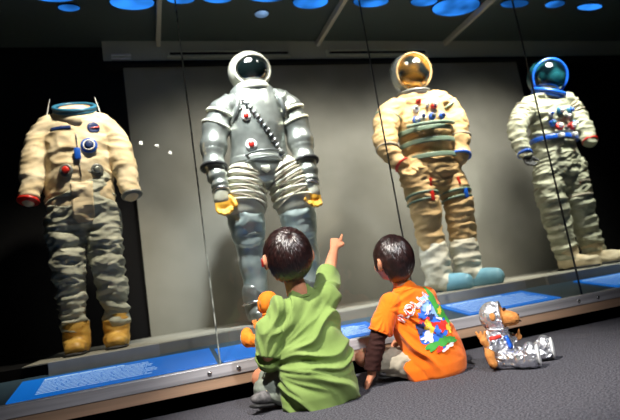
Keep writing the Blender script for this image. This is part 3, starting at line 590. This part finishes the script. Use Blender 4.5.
for x, z, m1, m2, r in ((-.09, 1.245, 'teal', 'white', .03), (.015, 1.245, 'teal', 'blue', .03), (-.035, 1.2, 'silverd', 'white', .022), (-.115, 1.115, 'red', 'white', .032),
                        (.0, 1.115, 'red', 'white', .032), (-.165, 1.155, 'blue', 'teal', .026), (-.165, 1.225, 'white', 'blue', .02), (.07, 1.15, 'teal', 'white', .024), (-.06, 1.10, 'silverd', 'red', .018)):
    scon(tr, 'connector', x, z, M[m1], r, t, .05, M[m2], label={'red': 'red connector', 'blue': 'blue connector', 'white': 'white connector', 'teal': 'teal connector', 'silverd': 'grey connector'}[m1])
bl = link('belt', mesh_of([tube([(-.08, -.005, 1.018, .203, .8), (-.078, -.005, 1.052, .204, .8)], 44, cap=False)]), M['blue'], t, label='blue waist belt')
bl.modifiers.new('s', 'SOLIDIFY').thickness = .012
for x in (-.16, -.03): link('buckle', bevel_mesh([box(x - .02, x + .02, -.195, -.16, 1.02, 1.05)], .003), M['white'], bl)
for k in 'lr':
    A = D['arm' + k]; d = V(A[-1][:3]) - V(A[-2][:3])
    for u in (.9, 1.25, 1.6, 1.95):
        p = crom([a[:4] for a in A], u); q = crom([a[:4] for a in A], u + .1)
        link('sleeve_cord', mesh_of([torus(p[:3], p[3] * 1.02, .008, V(q[:3]) - V(p[:3]))]), M['khaki'], t)
    link('wrist_ring', mesh_of([torus(A[-1][:3], A[-1][3], .011, d)]), M['blue'] if k == 'l' else M['red'], t, label='blue wrist ring' if k == 'l' else 'red wrist ring')
    L_ = D['leg' + k]
    for u in (1.3, 2.0, 2.55):
        p = crom([a[:4] for a in L_], u)
        link('leg_band', mesh_of([torus(p[:3], p[3] * 1.01, .009, (0, .1, 1), 32)]), M['khaki'], t)
    B_ = D['boot' + k]; x = B_[0][0]
    bt = link('boot', fuse([tube([(x, .0, .15, .085), (x, 0, .07, .075)], 18), tube([(x, .05, .045, .055, .85), (x + .03, -.07, .048, .06, .8), (x + .08, -.18, .036, .05, .75)], 18)], .007, 2, folds(.008, 8, 8, 14, 17)), M['cream'], t, label='cream boot')
    link('sole', mesh_of([tube([(x, .09, .01, .055, .2), (x + .03, -.07, .01, .064, .2), (x + .085, -.2, .01, .05, .2)], 18, ref=V((0, 0, 1)))]), M['rubber'], bt)
w, e = D['handl']
link('glove', glove(w, (e[0] + .005, e[1] - .01, e[2] - .05), 1, .85), M['rubber'], t, label='dark glove')
# ------------------------------------------------------------------ the two boys
def hand(w, d, nrm, s, curl, point=False, thumb=1):
    """palm and five fingers; w wrist, d direction of the hand, nrm back of the hand; curl bends the fingers towards the palm"""
    w = V(w); d = V(d).normalized(); nrm = V(nrm); nrm = (nrm - d * nrm.dot(d)).normalized(); sx = d.cross(nrm)
    P = [tube([(*(w - d * .012 * s), .019 * s, .8), (*(w + d * .02 * s), .025 * s, .6), (*(w + d * .05 * s), .028 * s, .5)], 14, ref=nrm)]
    for i, (o, l) in enumerate(((.022, .047), (.0075, .053), (-.0075, .049), (-.021, .038))):
        b = w + d * .055 * s + sx * o * s * thumb; q = b; th = 0; pts = [(*q, .0078 * s)]
        cu = 0.08 if (point and i == 0) else curl
        for k, f in enumerate((.42, .32, .26)):
            th += cu * (1, 1.15, .9)[k]; q = q + (d * math.cos(th) - nrm * math.sin(th)) * l * f * s
            pts.append((*q, (.0075, .0068, .0056)[k] * s))
        P.append(tube(pts, 10, 3))
    b = w + d * .018 * s + sx * .02 * s * thumb
    P.append(tube([(*b, .0105 * s), (*(b + d * .02 * s + sx * .016 * s * thumb - nrm * .008 * s), .009 * s), (*(b + d * .042 * s + sx * (.016 if not point else .004) * s * thumb - nrm * .018 * s), .0075 * s)], 10, 3))
    return P

def head_parts(c, yaw, pitch, s=1.0):
    """child's head seen from behind when yaw = 0 (the face looks along +y)"""
    Mh = Matrix.Rotation(yaw, 3, 'Z') @ Matrix.Rotation(pitch, 3, 'X'); c = V(c)
    at = lambda x, y, z: c + Mh @ V((x * s, y * s, z * s))
    P = [ball(c, (.078 * s, .09 * s, .092 * s), Mh, 28, 18), ball(at(0, .035, -.045), (.055 * s, .05 * s, .05 * s), Mh),
         ball(at(0, .062, -.078), (.022 * s, .018 * s, .015 * s), Mh),
         tube([(*at(0, .085, .0), .007 * s), (*at(0, .096, -.02), .0095 * s), (*at(0, .1, -.03), .0105 * s)], 10),
         tube([(*at(-.016, .086, -.052), .006 * s), (*at(0, .091, -.053), .0075 * s), (*at(.016, .086, -.052), .006 * s)], 10)]
    for sd in (-1, 1):
        P.append(ball(at(sd * .045, .05, -.03), (.024 * s, .025 * s, .026 * s), Mh))
        P.append(ball(at(sd * .09, -.004, -.02), (.009 * s, .017 * s, .028 * s), Mh @ Matrix.Rotation(sd * .35, 3, 'Z')))
        P.append(tube([(*at(sd * .086, -.008, -.04), .006 * s), (*at(sd * .1, -.016, -.02), .006 * s), (*at(sd * .099, -.008, .006), .0055 * s), (*at(sd * .084, .008, .004), .005 * s)], 8))
    return P, Mh, at

def face(at, Mh, s, par):
    for sd in (-1, 1):
        e = link('eye', mesh_of([ball(at(sd * .029, .078, .002), (.0125 * s, .0085 * s, .0085 * s), Mh)]), M['eyew'], par)
        link('iris', mesh_of([ball(at(sd * .029, .0845, .002), (.0055 * s, .003 * s, .0055 * s), Mh)]), M['eyeb'], e)
        link('eyebrow', mesh_of([tube([(*at(sd * .014, .086, .02), .002 * s), (*at(sd * .03, .084, .025), .003 * s), (*at(sd * .045, .073, .02), .0018 * s)], 8)]), M['hair'], par)
    link('lips', mesh_of([tube([(*at(-.017, .088, -.054), .002 * s), (*at(0, .0985, -.054), .0045 * s, .9), (*at(.017, .088, -.054), .002 * s)], 10)]), mat('lips', (.5, .13, .1), .4), par)

def hair(c, Mh, s, rad, crown, par, seed, n=3800):
    """short hair: a cap that follows the skull plus combed strands running away from the crown whorl"""
    rr = random.Random(seed); c = V(c); rx, ry, rz = rad
    def R_(p): return V((p.x * rx, p.y * ry, p.z * rz))
    def hairline(p):
        # p unit direction in head space; True where hair grows
        if p.y > .1: return p.z > .18 + .42 * min(1, (p.y - .1) / .5) if abs(p.x) < .86 else p.z > -.02
        if p.y > -.22: return p.z > -.12 + (p.y + .22) * .9
        return p.z > -.66 - .08 * abs(p.x)
    vs, fs = ball((0, 0, 0), 1, None, 56, 40)
    out = []
    for p in vs:
        ok = hairline(p); k = .97 + .03 * noise.noise(p * 6 + V((seed, 0, 0)))
        out.append(c + Mh @ (R_(p) * (k if ok else .72)))
    parts = [(out, fs)]
    cr = V(crown).normalized()
    for _ in range(n):
        while True:
            p = V((rr.gauss(0, 1), rr.gauss(0, 1), rr.gauss(0, 1))).normalized()
            if hairline(p): break
        t_ = (p - cr); t_ = t_ - p * t_.dot(p)
        if t_.length < .02: t_ = V((rr.random(), rr.random(), 0)); t_ -= p * t_.dot(p)
        t_.normalize(); sw = p.cross(t_); t_ = (t_ + sw * (.35 + rr.uniform(-.25, .25))).normalized()
        L_ = rr.uniform(.32, .55); lift = rr.uniform(.02, .085); pts = []
        for k in range(5):
            u = k / 4; q = (p + t_ * L_ * u).normalized(); g = .99 + lift * math.sin(min(1, u * 1.3) * PI * .5)
            if not hairline(q) and u > .5: g -= .0
            pts.append((*(c + Mh @ (R_(q) * g)), (.0022, .0024, .002, .0014, .0004)[k]))
        v = []; f = []
        for i, pt in enumerate(pts):
            o = V(pt[:3]); a_ = Mh @ t_; up_ = (o - c).normalized(); w_ = a_.cross(up_).normalized() * pt[3] * 1.6; h_ = up_ * pt[3]
            v += [o - w_, o + h_, o + w_]
            if i:
                j = 3 * i; f += [(j - 3, j - 2, j + 1, j), (j - 2, j - 1, j + 2, j + 1)]
        parts.append((v, f))
    me = bpy.data.meshes.new('hair'); V_ = []; F_ = []
    for v, f in parts:
        k = len(V_); V_ += [tuple(x) for x in v]; F_ += [tuple(i + k for i in q) for q in f]
    me.from_pydata(V_, [], F_); me.update()
    return link('hair', me, M['hair'], par, label='short dark brown hair')

def trainer(par, a, toe, s=1.0, up=(0, 0, 1), mu=None, name='shoe'):
    a = V(a); toe = V(toe); d = (toe - a).normalized(); up = V(up); up = (up - d * up.dot(d)).normalized(); L = (toe - a).length; sd = d.cross(up)
    m_ = fuse([tube([(*a, .03 * s, 1.0), (*(a + d * L * .4), .03 * s, .95), (*(a + d * L * .8), .03 * s, .75), (*toe, .022 * s, .7)], 18, ref=up), tube([(*(a + up * .0), .026 * s), (*(a + up * .035 * s), .027 * s)], 16, ref=d)], .004, 3, folds(.0015, 20, 20, 30, 3))
    q = link(name, m_, mu or M['shoe'], par)
    link('sole', mesh_of([tube([(*(a - up * .026 * s - d * .015), .03 * s, .28), (*(a + d * L * .5 - up * .026 * s), .031 * s, .28), (*(toe + d * .01 - up * .022 * s), .024 * s, .28)], 18, ref=up)]), M['rubber'], q)
    pl = []
    for k in range(4):
        b = a + d * L * (.25 + .13 * k) + up * (.029 - .003 * k) * s
        pl.append(tube([(*(b - sd * .018 * s), .0025), (*(b + up * .004), .003), (*(b + sd * .018 * s), .0025)], 8))
    b = a + d * L * .2 + up * .03 * s
    for e in (-1, 1): pl.append(tube([(*b, .003), (*(b + sd * .02 * e + up * .012), .003), (*(b + sd * .03 * e - up * .01), .0025)], 8))
    link('lace', mesh_of(pl), M['lace'], q)
    return q

# ---- boy in green
t = thing('person', 'seated child in green t-shirt, arm raised and pointing at the suits', 'person', (.575, 2.02, 0))
hc = V((-.038, -.015, .583)); s = 1.05
HP, Mh, at = head_parts(hc, .12, .22, s)
shl, shr = (-.105, -.02, .375), (.092, -.01, .385)
torso = [(.008, .02, .10, .1, .7), (.004, .012, .2, .09, .65), (-.004, .008, .3, .09, .58), (-.006, .005, .365, .082, .52), (-.012, 0, .4, .05, .8)]
body = HP + [tube(torso, 24), tube([(-.012, 0, .36, .05), (-.016, 0, .42, .044), (-.032, -.005, .52, .038)], 16),
    tube([(*shl, .028), (-.165, .0, .225, .027), (-.165, .01, .205, .028)], 14), tube([(-.165, .01, .205, .028), (-.15, .07, .2, .026), (-.125, .135, .215, .02)], 14),
    tube([(*shr, .028), (.165, .125, .478, .028)], 14), tube([(.165, .125, .478, .0285), (.21, .18, .545, .026), (.252, .228, .605, .018)], 14),
    tube([(-.06, .02, .075, .062), (-.165, .2, .105, .047)], 16), tube([(-.165, .2, .105, .046), (-.06, .25, .06, .036), (.06, .28, .042, .026)], 14),
    tube([(.06, .02, .075, .062), (.175, .2, .105, .047)], 16), tube([(.175, .2, .105, .046), (.03, .21, .06, .036), (-.12, .13, .05, .026)], 14)]
body += hand((.252, .228, .605), (.46, .5, .73), (-.2, -.75, .62), .98, 1.35, True, 1)
body += hand((-.125, .135, .215), (.3, .75, .35), (-.8, .2, .2), .95, .9, False, -1)
bd = link('body', fuse(body, .0042, 2), M['skin'], t); face(at, Mh, s, bd)
hair(hc, Mh, s, (.09, .108, .106), (-.08, -.52, .82), t, 3)
def wr(c, n): return 0
rot1 = Matrix.Rotation(math.radians(38), 3, 'Y')
def shirt_disp(seed, px_, pz_, amp=.011):
    def f(c, n):   # creases fan out from the pinch at the bent left elbow
        w = noise.noise(c * 7 + V((seed, 2, 0))) * .55
        dx, dz = c.x - px_, c.z - pz_; a = math.atan2(dz, dx); r = math.hypot(dx, dz)
        q = V((a * 3.1 + w, r * 3.5 + w, c.y * 3 + seed)); k = 1 - abs(noise.noise(q)) * 3.2
        k2 = ridged(V((a * 6.5 + w * 1.5, r * 6, c.y * 4 + seed + 9)))
        e = min(1, r / .17)
        return amp * e * (1.3 * max(k, -.35) + .5 * max(k2, -.3) - .55)
    return f
sh = fuse([tube([(.016, .0, .05, .158, .78), (.012, -.005, .12, .155, .78), (.004, -.005, .22, .136, .76), (-.004, -.002, .32, .128, .7), (-.007, -.004, .372, .115, .6), (-.012, .004, .398, .074, .7)], 32, 5),
           ball(shl, .054), ball(shr, .052), tube([(*shl, .052), (-.145, -.01, .3, .052), (-.168, .0, .21, .054, .9)], 20, round_=False), tube([(-.168, .0, .215, .053), (-.155, .05, .19, .047)], 16, round_=False),
           tube([(*shr, .048), (.125, .05, .435, .043), (.17, .125, .487, .041)], 20, round_=False)], .005, 3, shirt_disp(3, -.2, .17, .0145), 0)
tsh = link('tshirt', sh, M['green'], t)
link('collar', mesh_of([tube([(math.cos(a) * .066 - .013, math.sin(a) * .05 + .004, .406 + .006 * math.cos(a) + (.006 if math.sin(a) < 0 else -.006), .007) for a in [2 * PI * i / 24 for i in range(25)]], 10, 2, cap=False)]), M['green'], tsh)
d = V((.033, .065, .042)).normalized()
link('sleeve_hem', mesh_of([torus((.169, .124, .486), .041, .004, d), ]), M['green'], tsh)
link('sleeve_hem', mesh_of([torus((-.155, .055, .188), .047, .004, (.3, 1, -.6))]), M['green'], tsh)
so = fuse([tube([(.0, .02, .06, .115, .6), (.0, .02, .1, .11, .7)], 24), tube([(-.055, .02, .072, .072), (-.13, .13, .088, .064), (-.148, .165, .092, .061)], 20, round_=False), tube([(.055, .02, .072, .072), (.13, .12, .088, .064), (.165, .18, .096, .06)], 20, round_=False),
           tube([(-.12, .06, .06, .05), (-.175, .1, .075, .05)], 16)], .006, 2, folds(.006, 12, 12, 26, 8), 1)
link('shorts', so, M['gshort'], t, label='grey-green shorts')
trainer(t, (-.135, .105, .046), (-.232, .04, .058), 1.15, (0, 0, 1))
trainer(t, (.08, .285, .04), (.19, .27, .045), .98, (0, 0, 1))

# ---- boy in orange
t = thing('person', 'seated child in orange printed t-shirt over dark sleeves, hand on the floor', 'person', (1.07, 2.05, 0))
hc = V((-.055, .0, .508)); s = .95
HP, Mh, at = head_parts(hc, .3, .1, s)
shl, shr = (-.105, .0, .322), (.078, .02, .325)
torso = [(.03, .02, .085, .09, .7), (.022, .012, .17, .08, .65), (.004, .008, .26, .08, .58), (-.012, .005, .31, .075, .52), (-.025, 0, .34, .045, .8)]
body = HP + [tube(torso, 24), tube([(-.03, 0, .34, .036), (-.048, 0, .44, .034)], 16),
    tube([(*shl, .026), (-.185, .005, .2, .026)], 14), tube([(-.185, .005, .2, .026), (-.218, .02, .12, .024), (-.232, .03, .052, .018)], 14),
    tube([(*shr, .026), (.12, .09, .22, .026)], 14), tube([(.12, .09, .22, .025), (.08, .17, .17, .023), (.03, .21, .15, .018)], 14),
    tube([(-.05, .02, .07, .056), (-.21, .14, .108, .042)], 16), tube([(-.21, .14, .108, .041), (-.1, .2, .06, .033), (.02, .23, .04, .024)], 14),
    tube([(.07, .03, .07, .056), (.17, .17, .1, .042)], 16), tube([(.17, .17, .1, .041), (.06, .15, .055, .033), (-.09, .1, .035, .024)], 14)]
body += hand((-.232, .03, .052), (-.35, .2, -.6), (-.6, .1, .55), .9, .12, False, 1)
body += hand((.03, .21, .15), (-.8, .2, -.35), (.1, .6, .7), .9, .5, False, -1)
bd = link('body', fuse(body, .0042, 2), M['skin'], t); face(at, Mh, s, bd)
hair(hc, Mh, s, (.076, .092, .102), (-.12, -.35, .92), t, 9, 3200)
rot2 = Matrix.Rotation(math.radians(-30), 3, 'Y')
sd2 = shirt_disp(12, -.15, .3, .014)
def sdisp2(c, n):
    f1 = sd2(c, n); k = .3 + .7 * max(0, min(1, (.01 - c.x) / .06))
    return f1 * k * (1 if c.z < .3 else .5)
sh2 = fuse([tube([(.048, .0, .05, .142, .75), (.043, .0, .11, .138, .75), (.022, .0, .2, .122, .74), (.0, .0, .275, .112, .7), (-.014, .0, .325, .103, .6), (-.026, 0, .362, .058, .85)], 32, 5),
            ball(shl, .049), ball(shr, .046), tube([(*shl, .047), (-.145, .0, .27, .046), (-.175, .004, .218, .048)], 20, round_=False), tube([(*shr, .045), (.105, .05, .26, .045)], 20, round_=False)], .005, 3, sdisp2, 0)
tsh = link('tshirt', sh2, M['orange'], t); ts = tree(sh2)
link('collar', mesh_of([tube([(math.cos(a) * .051 - .028, math.sin(a) * .045, .372 + .005 * math.cos(a), .006) for a in [2 * PI * i / 24 for i in range(25)]], 10, 2, cap=False)]), M['orange'], tsh)
link('sleeve_hem', mesh_of([torus((-.176, .004, .217), .046, .004, V((-.03, .004, -.052)))]), M['orange'], tsh)
for us_ in (tube([(-.15, .0, .26, .036), (-.186, .005, .195, .036), (-.215, .02, .12, .036), (-.229, .027, .068, .032)], 18, round_=False), tube([(.1, .05, .25, .035), (.12, .09, .215, .035), (.08, .17, .17, .031), (.045, .2, .155, .027)], 16)):
    link('undershirt_sleeve', fuse([us_], .0045, 2, folds(.005, 14, 14, 45, 6), 1), M['brown'], t, label='dark brown long sleeve')
so = fuse([tube([(.02, .02, .055, .108, .6), (.02, .02, .09, .105, .7)], 24), tube([(-.04, .02, .066, .066), (-.12, .06, .078, .058), (-.155, .1, .085, .056)], 20, round_=False), tube([(.07, .03, .066, .064), (.14, .13, .088, .057), (.155, .16, .094, .054)], 20, round_=False)], .006, 2, folds(.009, 14, 14, 24, 18), 1)
link('shorts', so, M['khaki'], t, label='crumpled khaki shorts')
trainer(t, (-.08, .1, .036), (-.17, .06, .042), .85); trainer(t, (.04, .235, .036), (.13, .24, .04), .85)
# print on the back of the orange shirt
def blob(cx, cz, rx, rz, seed, rot=0, n=40, k=.25):
    o = []
    for i in range(n):
        a = 2 * PI * i / n; w = 1 + k * noise.noise(V((math.cos(a) * 1.8, math.sin(a) * 1.8, seed * 3.3))) * 2
        x, z = rx * w * math.cos(a), rz * w * math.sin(a); o.append((cx + x * math.cos(rot) - z * math.sin(rot), cz + x * math.sin(rot) + z * math.cos(rot)))
    return o
pr = link('shirt_print', decal(ts, blob(.03, .225, .07, .1, 1, -.2), .0012), M['prtblue'], tsh, label='splashy blue, red and green picture')
for j, (cx, cz, rx, rz, m_, sd, ro) in enumerate(((.05, .265, .03, .018, 'prtlblue', 2, .5), (.078, .24, .022, .014, 'prtlblue', 3, -.6), (.035, .215, .026, .012, 'prtred', 4, .2), (.048, .205, .016, .02, 'prtyel', 5, 0), (.092, .20, .036, .018, 'prtred', 6, .3),
        (.09, .262, .016, .042, 'prtgreen', 7, .3), (.118, .225, .014, .03, 'prtgreen', 8, .3), (.062, .16, .034, .014, 'prtgreen', 9, .35), (.1, .165, .03, .01, 'prtgreen', 10, -.2), (.04, .18, .022, .012, 'prtwhite', 11, .6),
        (.062, .228, .014, .008, 'prtdark', 12, .4), (.03, .236, .012, .01, 'prtblue', 13, 0), (.1, .238, .014, .008, 'prtyel', 14, .7), (.07, .19, .012, .016, 'prtblue', 15, .2), (.115, .19, .01, .012, 'prtyel', 16, 0), (.018, .205, .012, .016, 'prtdark', 17, .3),
        (.055, .245, .02, .006, 'prtwhite', 18, .9), (.085, .22, .016, .005, 'prtwhite', 19, -.5), (.06, .145, .012, .007, 'prtred', 20, .3), (.095, .148, .022, .006, 'prtwhite', 21, .35))):
    cx = .028 + (cx - .062) * 1.3; cz = .222 + (cz - .212) * 1.6; rx *= 1.25; rz *= 1.4
    link('print_patch', decal(ts, blob(cx, cz, rx, rz, sd, ro, 28, .45), .0018 + .00025 * j), M[m_], pr)
for i, ch in enumerate('ROLL!'):
    cx, cz = ((-.084, .262), (-.056, .285), (-.026, .304), (.002, .319), (.026, .33))[i]; ang = .85 - i * .12
    for nm, sz, off, m_ in (('letter_outline', .05, .0085, 'prtwhite'), ('letter', .05, .0105, 'prtred')):
        me = text_outline(ch, sz, .0022 if nm != 'letter' else -.0012)
        bm = bmesh.new(); bm.from_mesh(me)
        for ax in (0, 1):
            for g_ in range(-9, 10):
                co = V((0, 0, 0)); no = V((0, 0, 0)); co[ax] = g_ * .0045 + .001; no[ax] = 1
                bmesh.ops.bisect_plane(bm, geom=list(bm.verts) + list(bm.edges) + list(bm.faces), plane_co=co, plane_no=no)
        bmesh.ops.triangulate(bm, faces=bm.faces)
        for v in bm.verts:
            x, z = v.co.x, v.co.y
            p_, n_ = surf(ts, cx + x * math.cos(ang) - z * math.sin(ang), cz + x * math.sin(ang) + z * math.cos(ang), off)
            if p_ is not None: v.co = p_
        bm.to_mesh(me); bm.free()
        link('letter', me, M[m_], pr, smooth=False)

# ------------------------------------------------------------------ the two toy monkeys
def monkey(t, suit, fur, hood_m, faceyaw=0, patches=True):
    """sitting plush, facing +x, base at the origin"""
    b = link('body', fuse([tube([(0, 0, .045, .062, .95), (.0, 0, .1, .055, .9), (.008, 0, .138, .038, .9)], 20), tube([(.0, .03, .035, .036), (.08, .055, .034, .03), (.14, .066, .034, .029)], 14), tube([(.0, -.03, .035, .036), (.065, -.052, .034, .03), (.09, -.068, .034, .029)], 14),
        tube([(.0, -.035, .12, .02), (-.028, -.066, .085, .022)], 12), tube([(.01, .035, .12, .02), (.05, .06, .095, .02)], 12)], .0045, 2, folds(.0045, 22, 22, 30, 4), 0), suit, t, label='crinkled space suit')
    for y, dx in ((-.07, -.02), (.07, .025)):
        f_ = link('boot', fuse([tube([(.10 + dx, y, .036, .032, .9), (.125 + dx, y, .046, .036, .9)], 16, ref=V((0, 1, 0))), ball((.135 + dx, y, .048), (.03, .038, .048))], .004, 2, folds(.002, 25, 25, 25, 6), 0), suit, t)
        link('sole', mesh_of([ball((.161 + dx, y, .047), (.007, .03, .039))]), M['white'], f_)
    hd = link('head', fuse([ball((.01, 0, .19), (.042, .044, .044)), tube([(.03, 0, .183, .032, 1.1), (.062, 0, .178, .029, 1.2), (.072, 0, .176, .026, 1.2)], 16, ref=V((0, 1, 0)))], .004, 2), fur, t, label='tan plush head with big muzzle')
    for y in (-1, 1):
        link('eye', mesh_of([ball((.046, y * .014, .214), .006)]), M['eyeb'], hd)
        link('ear', mesh_of([ball((.004, y * .05, .195), (.012, .008, .016))]), fur, hd)
        link('nostril', mesh_of([ball((.094, y * .006, .188), .0028)]), M['eyeb'], hd)
    link('mouth', mesh_of([tube([(.084, -.026, .17, .0016), (.1, 0, .163, .0018), (.084, .026, .17, .0016)], 8)]), M['eyeb'], hd)
    fw = V((1, 0, .05)).normalized()
    ho = link('hood', mesh_of([helmet_shell(V((.0, 0, .193)), .057, fw, 1.05, 0, (.95, .95, 1))]), hood_m, t); ho.modifiers.new('s', 'SOLIDIFY').thickness = .006
    link('hood_rim', mesh_of([torus((.029, 0, .195), .048, .006, fw)]), hood_m, ho)
    link('neck_ring', mesh_of([torus((.006, 0, .145), .038, .006, (.1, 0, 1))]), suit, t)
    a1 = link('arm', fuse([tube([(-.028, -.066, .085, .019), (-.03, -.078, .055, .018), (-.022, -.08, .03, .017)], 12)], .004, 1, folds(.002, 25, 25, 30, 2), 0), fur, t, label='bare plush arm')
    P_ = [ball((-.042, -.078, .115), (.015, .01, .018))] + [tube([(-.044 + dx, -.078, .125, .006), (-.047 + dx * 1.8, -.078, .147, .005)], 8) for dx in (-.009, 0, .009)] + [tube([(-.03, -.07, .09, .014), (-.042, -.078, .115, .013)], 10)]
    link('hand', fuse(P_, .0028, 1), fur, t)
    P_ = [ball((.072, .06, .1), (.014, .01, .014))] + [tube([(.075, .06 + dy, .11, .005), (.078, .06 + dy * 1.3, .125, .0045)], 8) for dy in (-.009, 0, .009)] + [tube([(.05, .06, .095, .014), (.072, .06, .1, .012)], 10)]
    link('hand', fuse(P_, .0028, 1), fur, t)
    if patches:
        tb = BVHTree.FromPolygons([v.co.copy() for v in b.data.vertices], [tuple(p.vertices) for p in b.data.polygons])
        patch(tb, 'name_tape', rect(-.02, .018, .112, .122, .004), M['prtred'], t, .002, label='red name tape')
        q = patch(tb, 'chest_panel', [(.03, .118), (.04, .118), (.052, .075), (.04, .07)], M['blue'], t, .002, label='blue chest strip')
        link('zip', mesh_of([tube([(.046, -.01, .135, .002), (.052, -.008, .1, .002), (.056, -.004, .07, .002)], 6)]), M['steel'], t)
t = thing('toy_monkey', 'silver-suited plush monkey toy sitting alone on the carpet', 'soft toy', (1.345, 1.9, 0)); t.scale = (1.05, 1.05, 1.08)
monkey(t, M['foil'], M['plush'], M['foil']); t.rotation_euler = (0, 0, -.75)
t = thing('toy_monkey', 'orange plush toy mostly hidden behind the green-shirted child', 'soft toy', (.468, 2.16, .232)); t.scale = (.78, .78, .9)
monkey(t, M['oplush'], M['plush'], M['oplush'], patches=False); t.rotation_euler = (0, 0, 1.9)
# ------------------------------------------------------------------ light
def aim(o, t): o.rotation_euler = (V(t) - o.location).to_track_quat('-Z', 'Y').to_euler()
def spot(loc, tgt, e, size=50, blend=.5, r=.04, col=(1, 1, 1)):
    l = bpy.data.lights.new('spot', 'SPOT'); l.energy = e; l.spot_size = math.radians(size); l.spot_blend = blend; l.shadow_soft_size = r; l.color = col
    o = bpy.data.objects.new('spot_light', l); COL.objects.link(o); o.location = loc; aim(o, tgt); return o
WARM = (1, .9, .72); COOL = (.9, .97, 1)
for i, (lx, tx, e, c) in enumerate(((.1, -.32, 195, WARM), (.45, .78, 330, COOL), (2.1, 2.05, 205, WARM), (3.25, 3.3, 170, (.95, 1, .88)))):
    spot((lx, 2.62, 2.5), (tx, 3.3, 1.1), e, 62, .8, .05, c)
# wash on the backdrop
for x, e in ((.7, 150), (1.45, 190), (2.35, 205), (3.2, 200)):
    spot((x, 2.75, 2.5), (x, 4.1, .9), e, 80, 1, .2, (1, .97, .88))
# hall spots over the carpet
spot((-.25, 1.0, 2.55), (.85, 1.95, .2), 640, 44, .7, .03, (1, .95, .86))
spot((.9, -.5, 2.55), (.9, .95, 0), 420, 70, .8, .1, (.95, .96, 1))
# small bright bulbs of the hall track behind the camera, mirrored in the case glass
for (x, y, lab) in ((.085, -1.39, 'small bright hall bulb reflected beside the beige suit sleeve'), (.27, -1.54, 'second hall bulb reflected between beige suit and glass seam'), (.44, -1.87, 'third hall bulb reflected nearest the glass seam')):
    t = thing('track_lamp', lab, 'lamp', (x, y, TOP), 'bulbs of the hall track behind the viewer')
    link('stem', mesh_of([lathe([(.012, 0), (.012, .1)], (0, 0, -.1))]), M['black'], t)
    link('bulb', mesh_of([ball((0, 0, -.12), .018)]), M['bulb'], t)
W = bpy.data.worlds.new('w'); S.world = W; W.use_nodes = True
W.node_tree.nodes['Background'].inputs[0].default_value = (.03, .035, .045, 1); W.node_tree.nodes['Background'].inputs[1].default_value = .3
# ------------------------------------------------------------------ camera
p, r, a = math.radians(9.0), math.radians(9.0), math.radians(18.2)
X, Y, Z = V((1, 0, 0)), V((0, 1, 0)), V((0, 0, 1))
Fh = math.sin(a) * X + math.cos(a) * Y; R0 = math.cos(a) * X - math.sin(a) * Y
F = math.cos(p) * Fh + math.sin(p) * Z; U0 = -math.sin(p) * Fh + math.cos(p) * Z
R = math.cos(r) * R0 - math.sin(r) * U0; U = math.sin(r) * R0 + math.cos(r) * U0
cd = bpy.data.cameras.new('cam'); cam = bpy.data.objects.new('camera', cd); COL.objects.link(cam)
cd.sensor_width = 36; cd.lens = 519 / 620 * 36; cd.clip_start = .05
cam.matrix_world = Matrix(((R.x, U.x, -F.x, 0), (R.y, U.y, -F.y, 0), (R.z, U.z, -F.z, .42), (0, 0, 0, 1)))
cd.dof.use_dof = True; cd.dof.focus_distance = 2.05; cd.dof.aperture_fstop = 2.2
S.camera = cam
S.view_settings.view_transform = 'Standard'; S.view_settings.look = 'None'; S.view_settings.gamma = 1; S.view_settings.use_curve_mapping = False
S.view_settings.exposure = 0
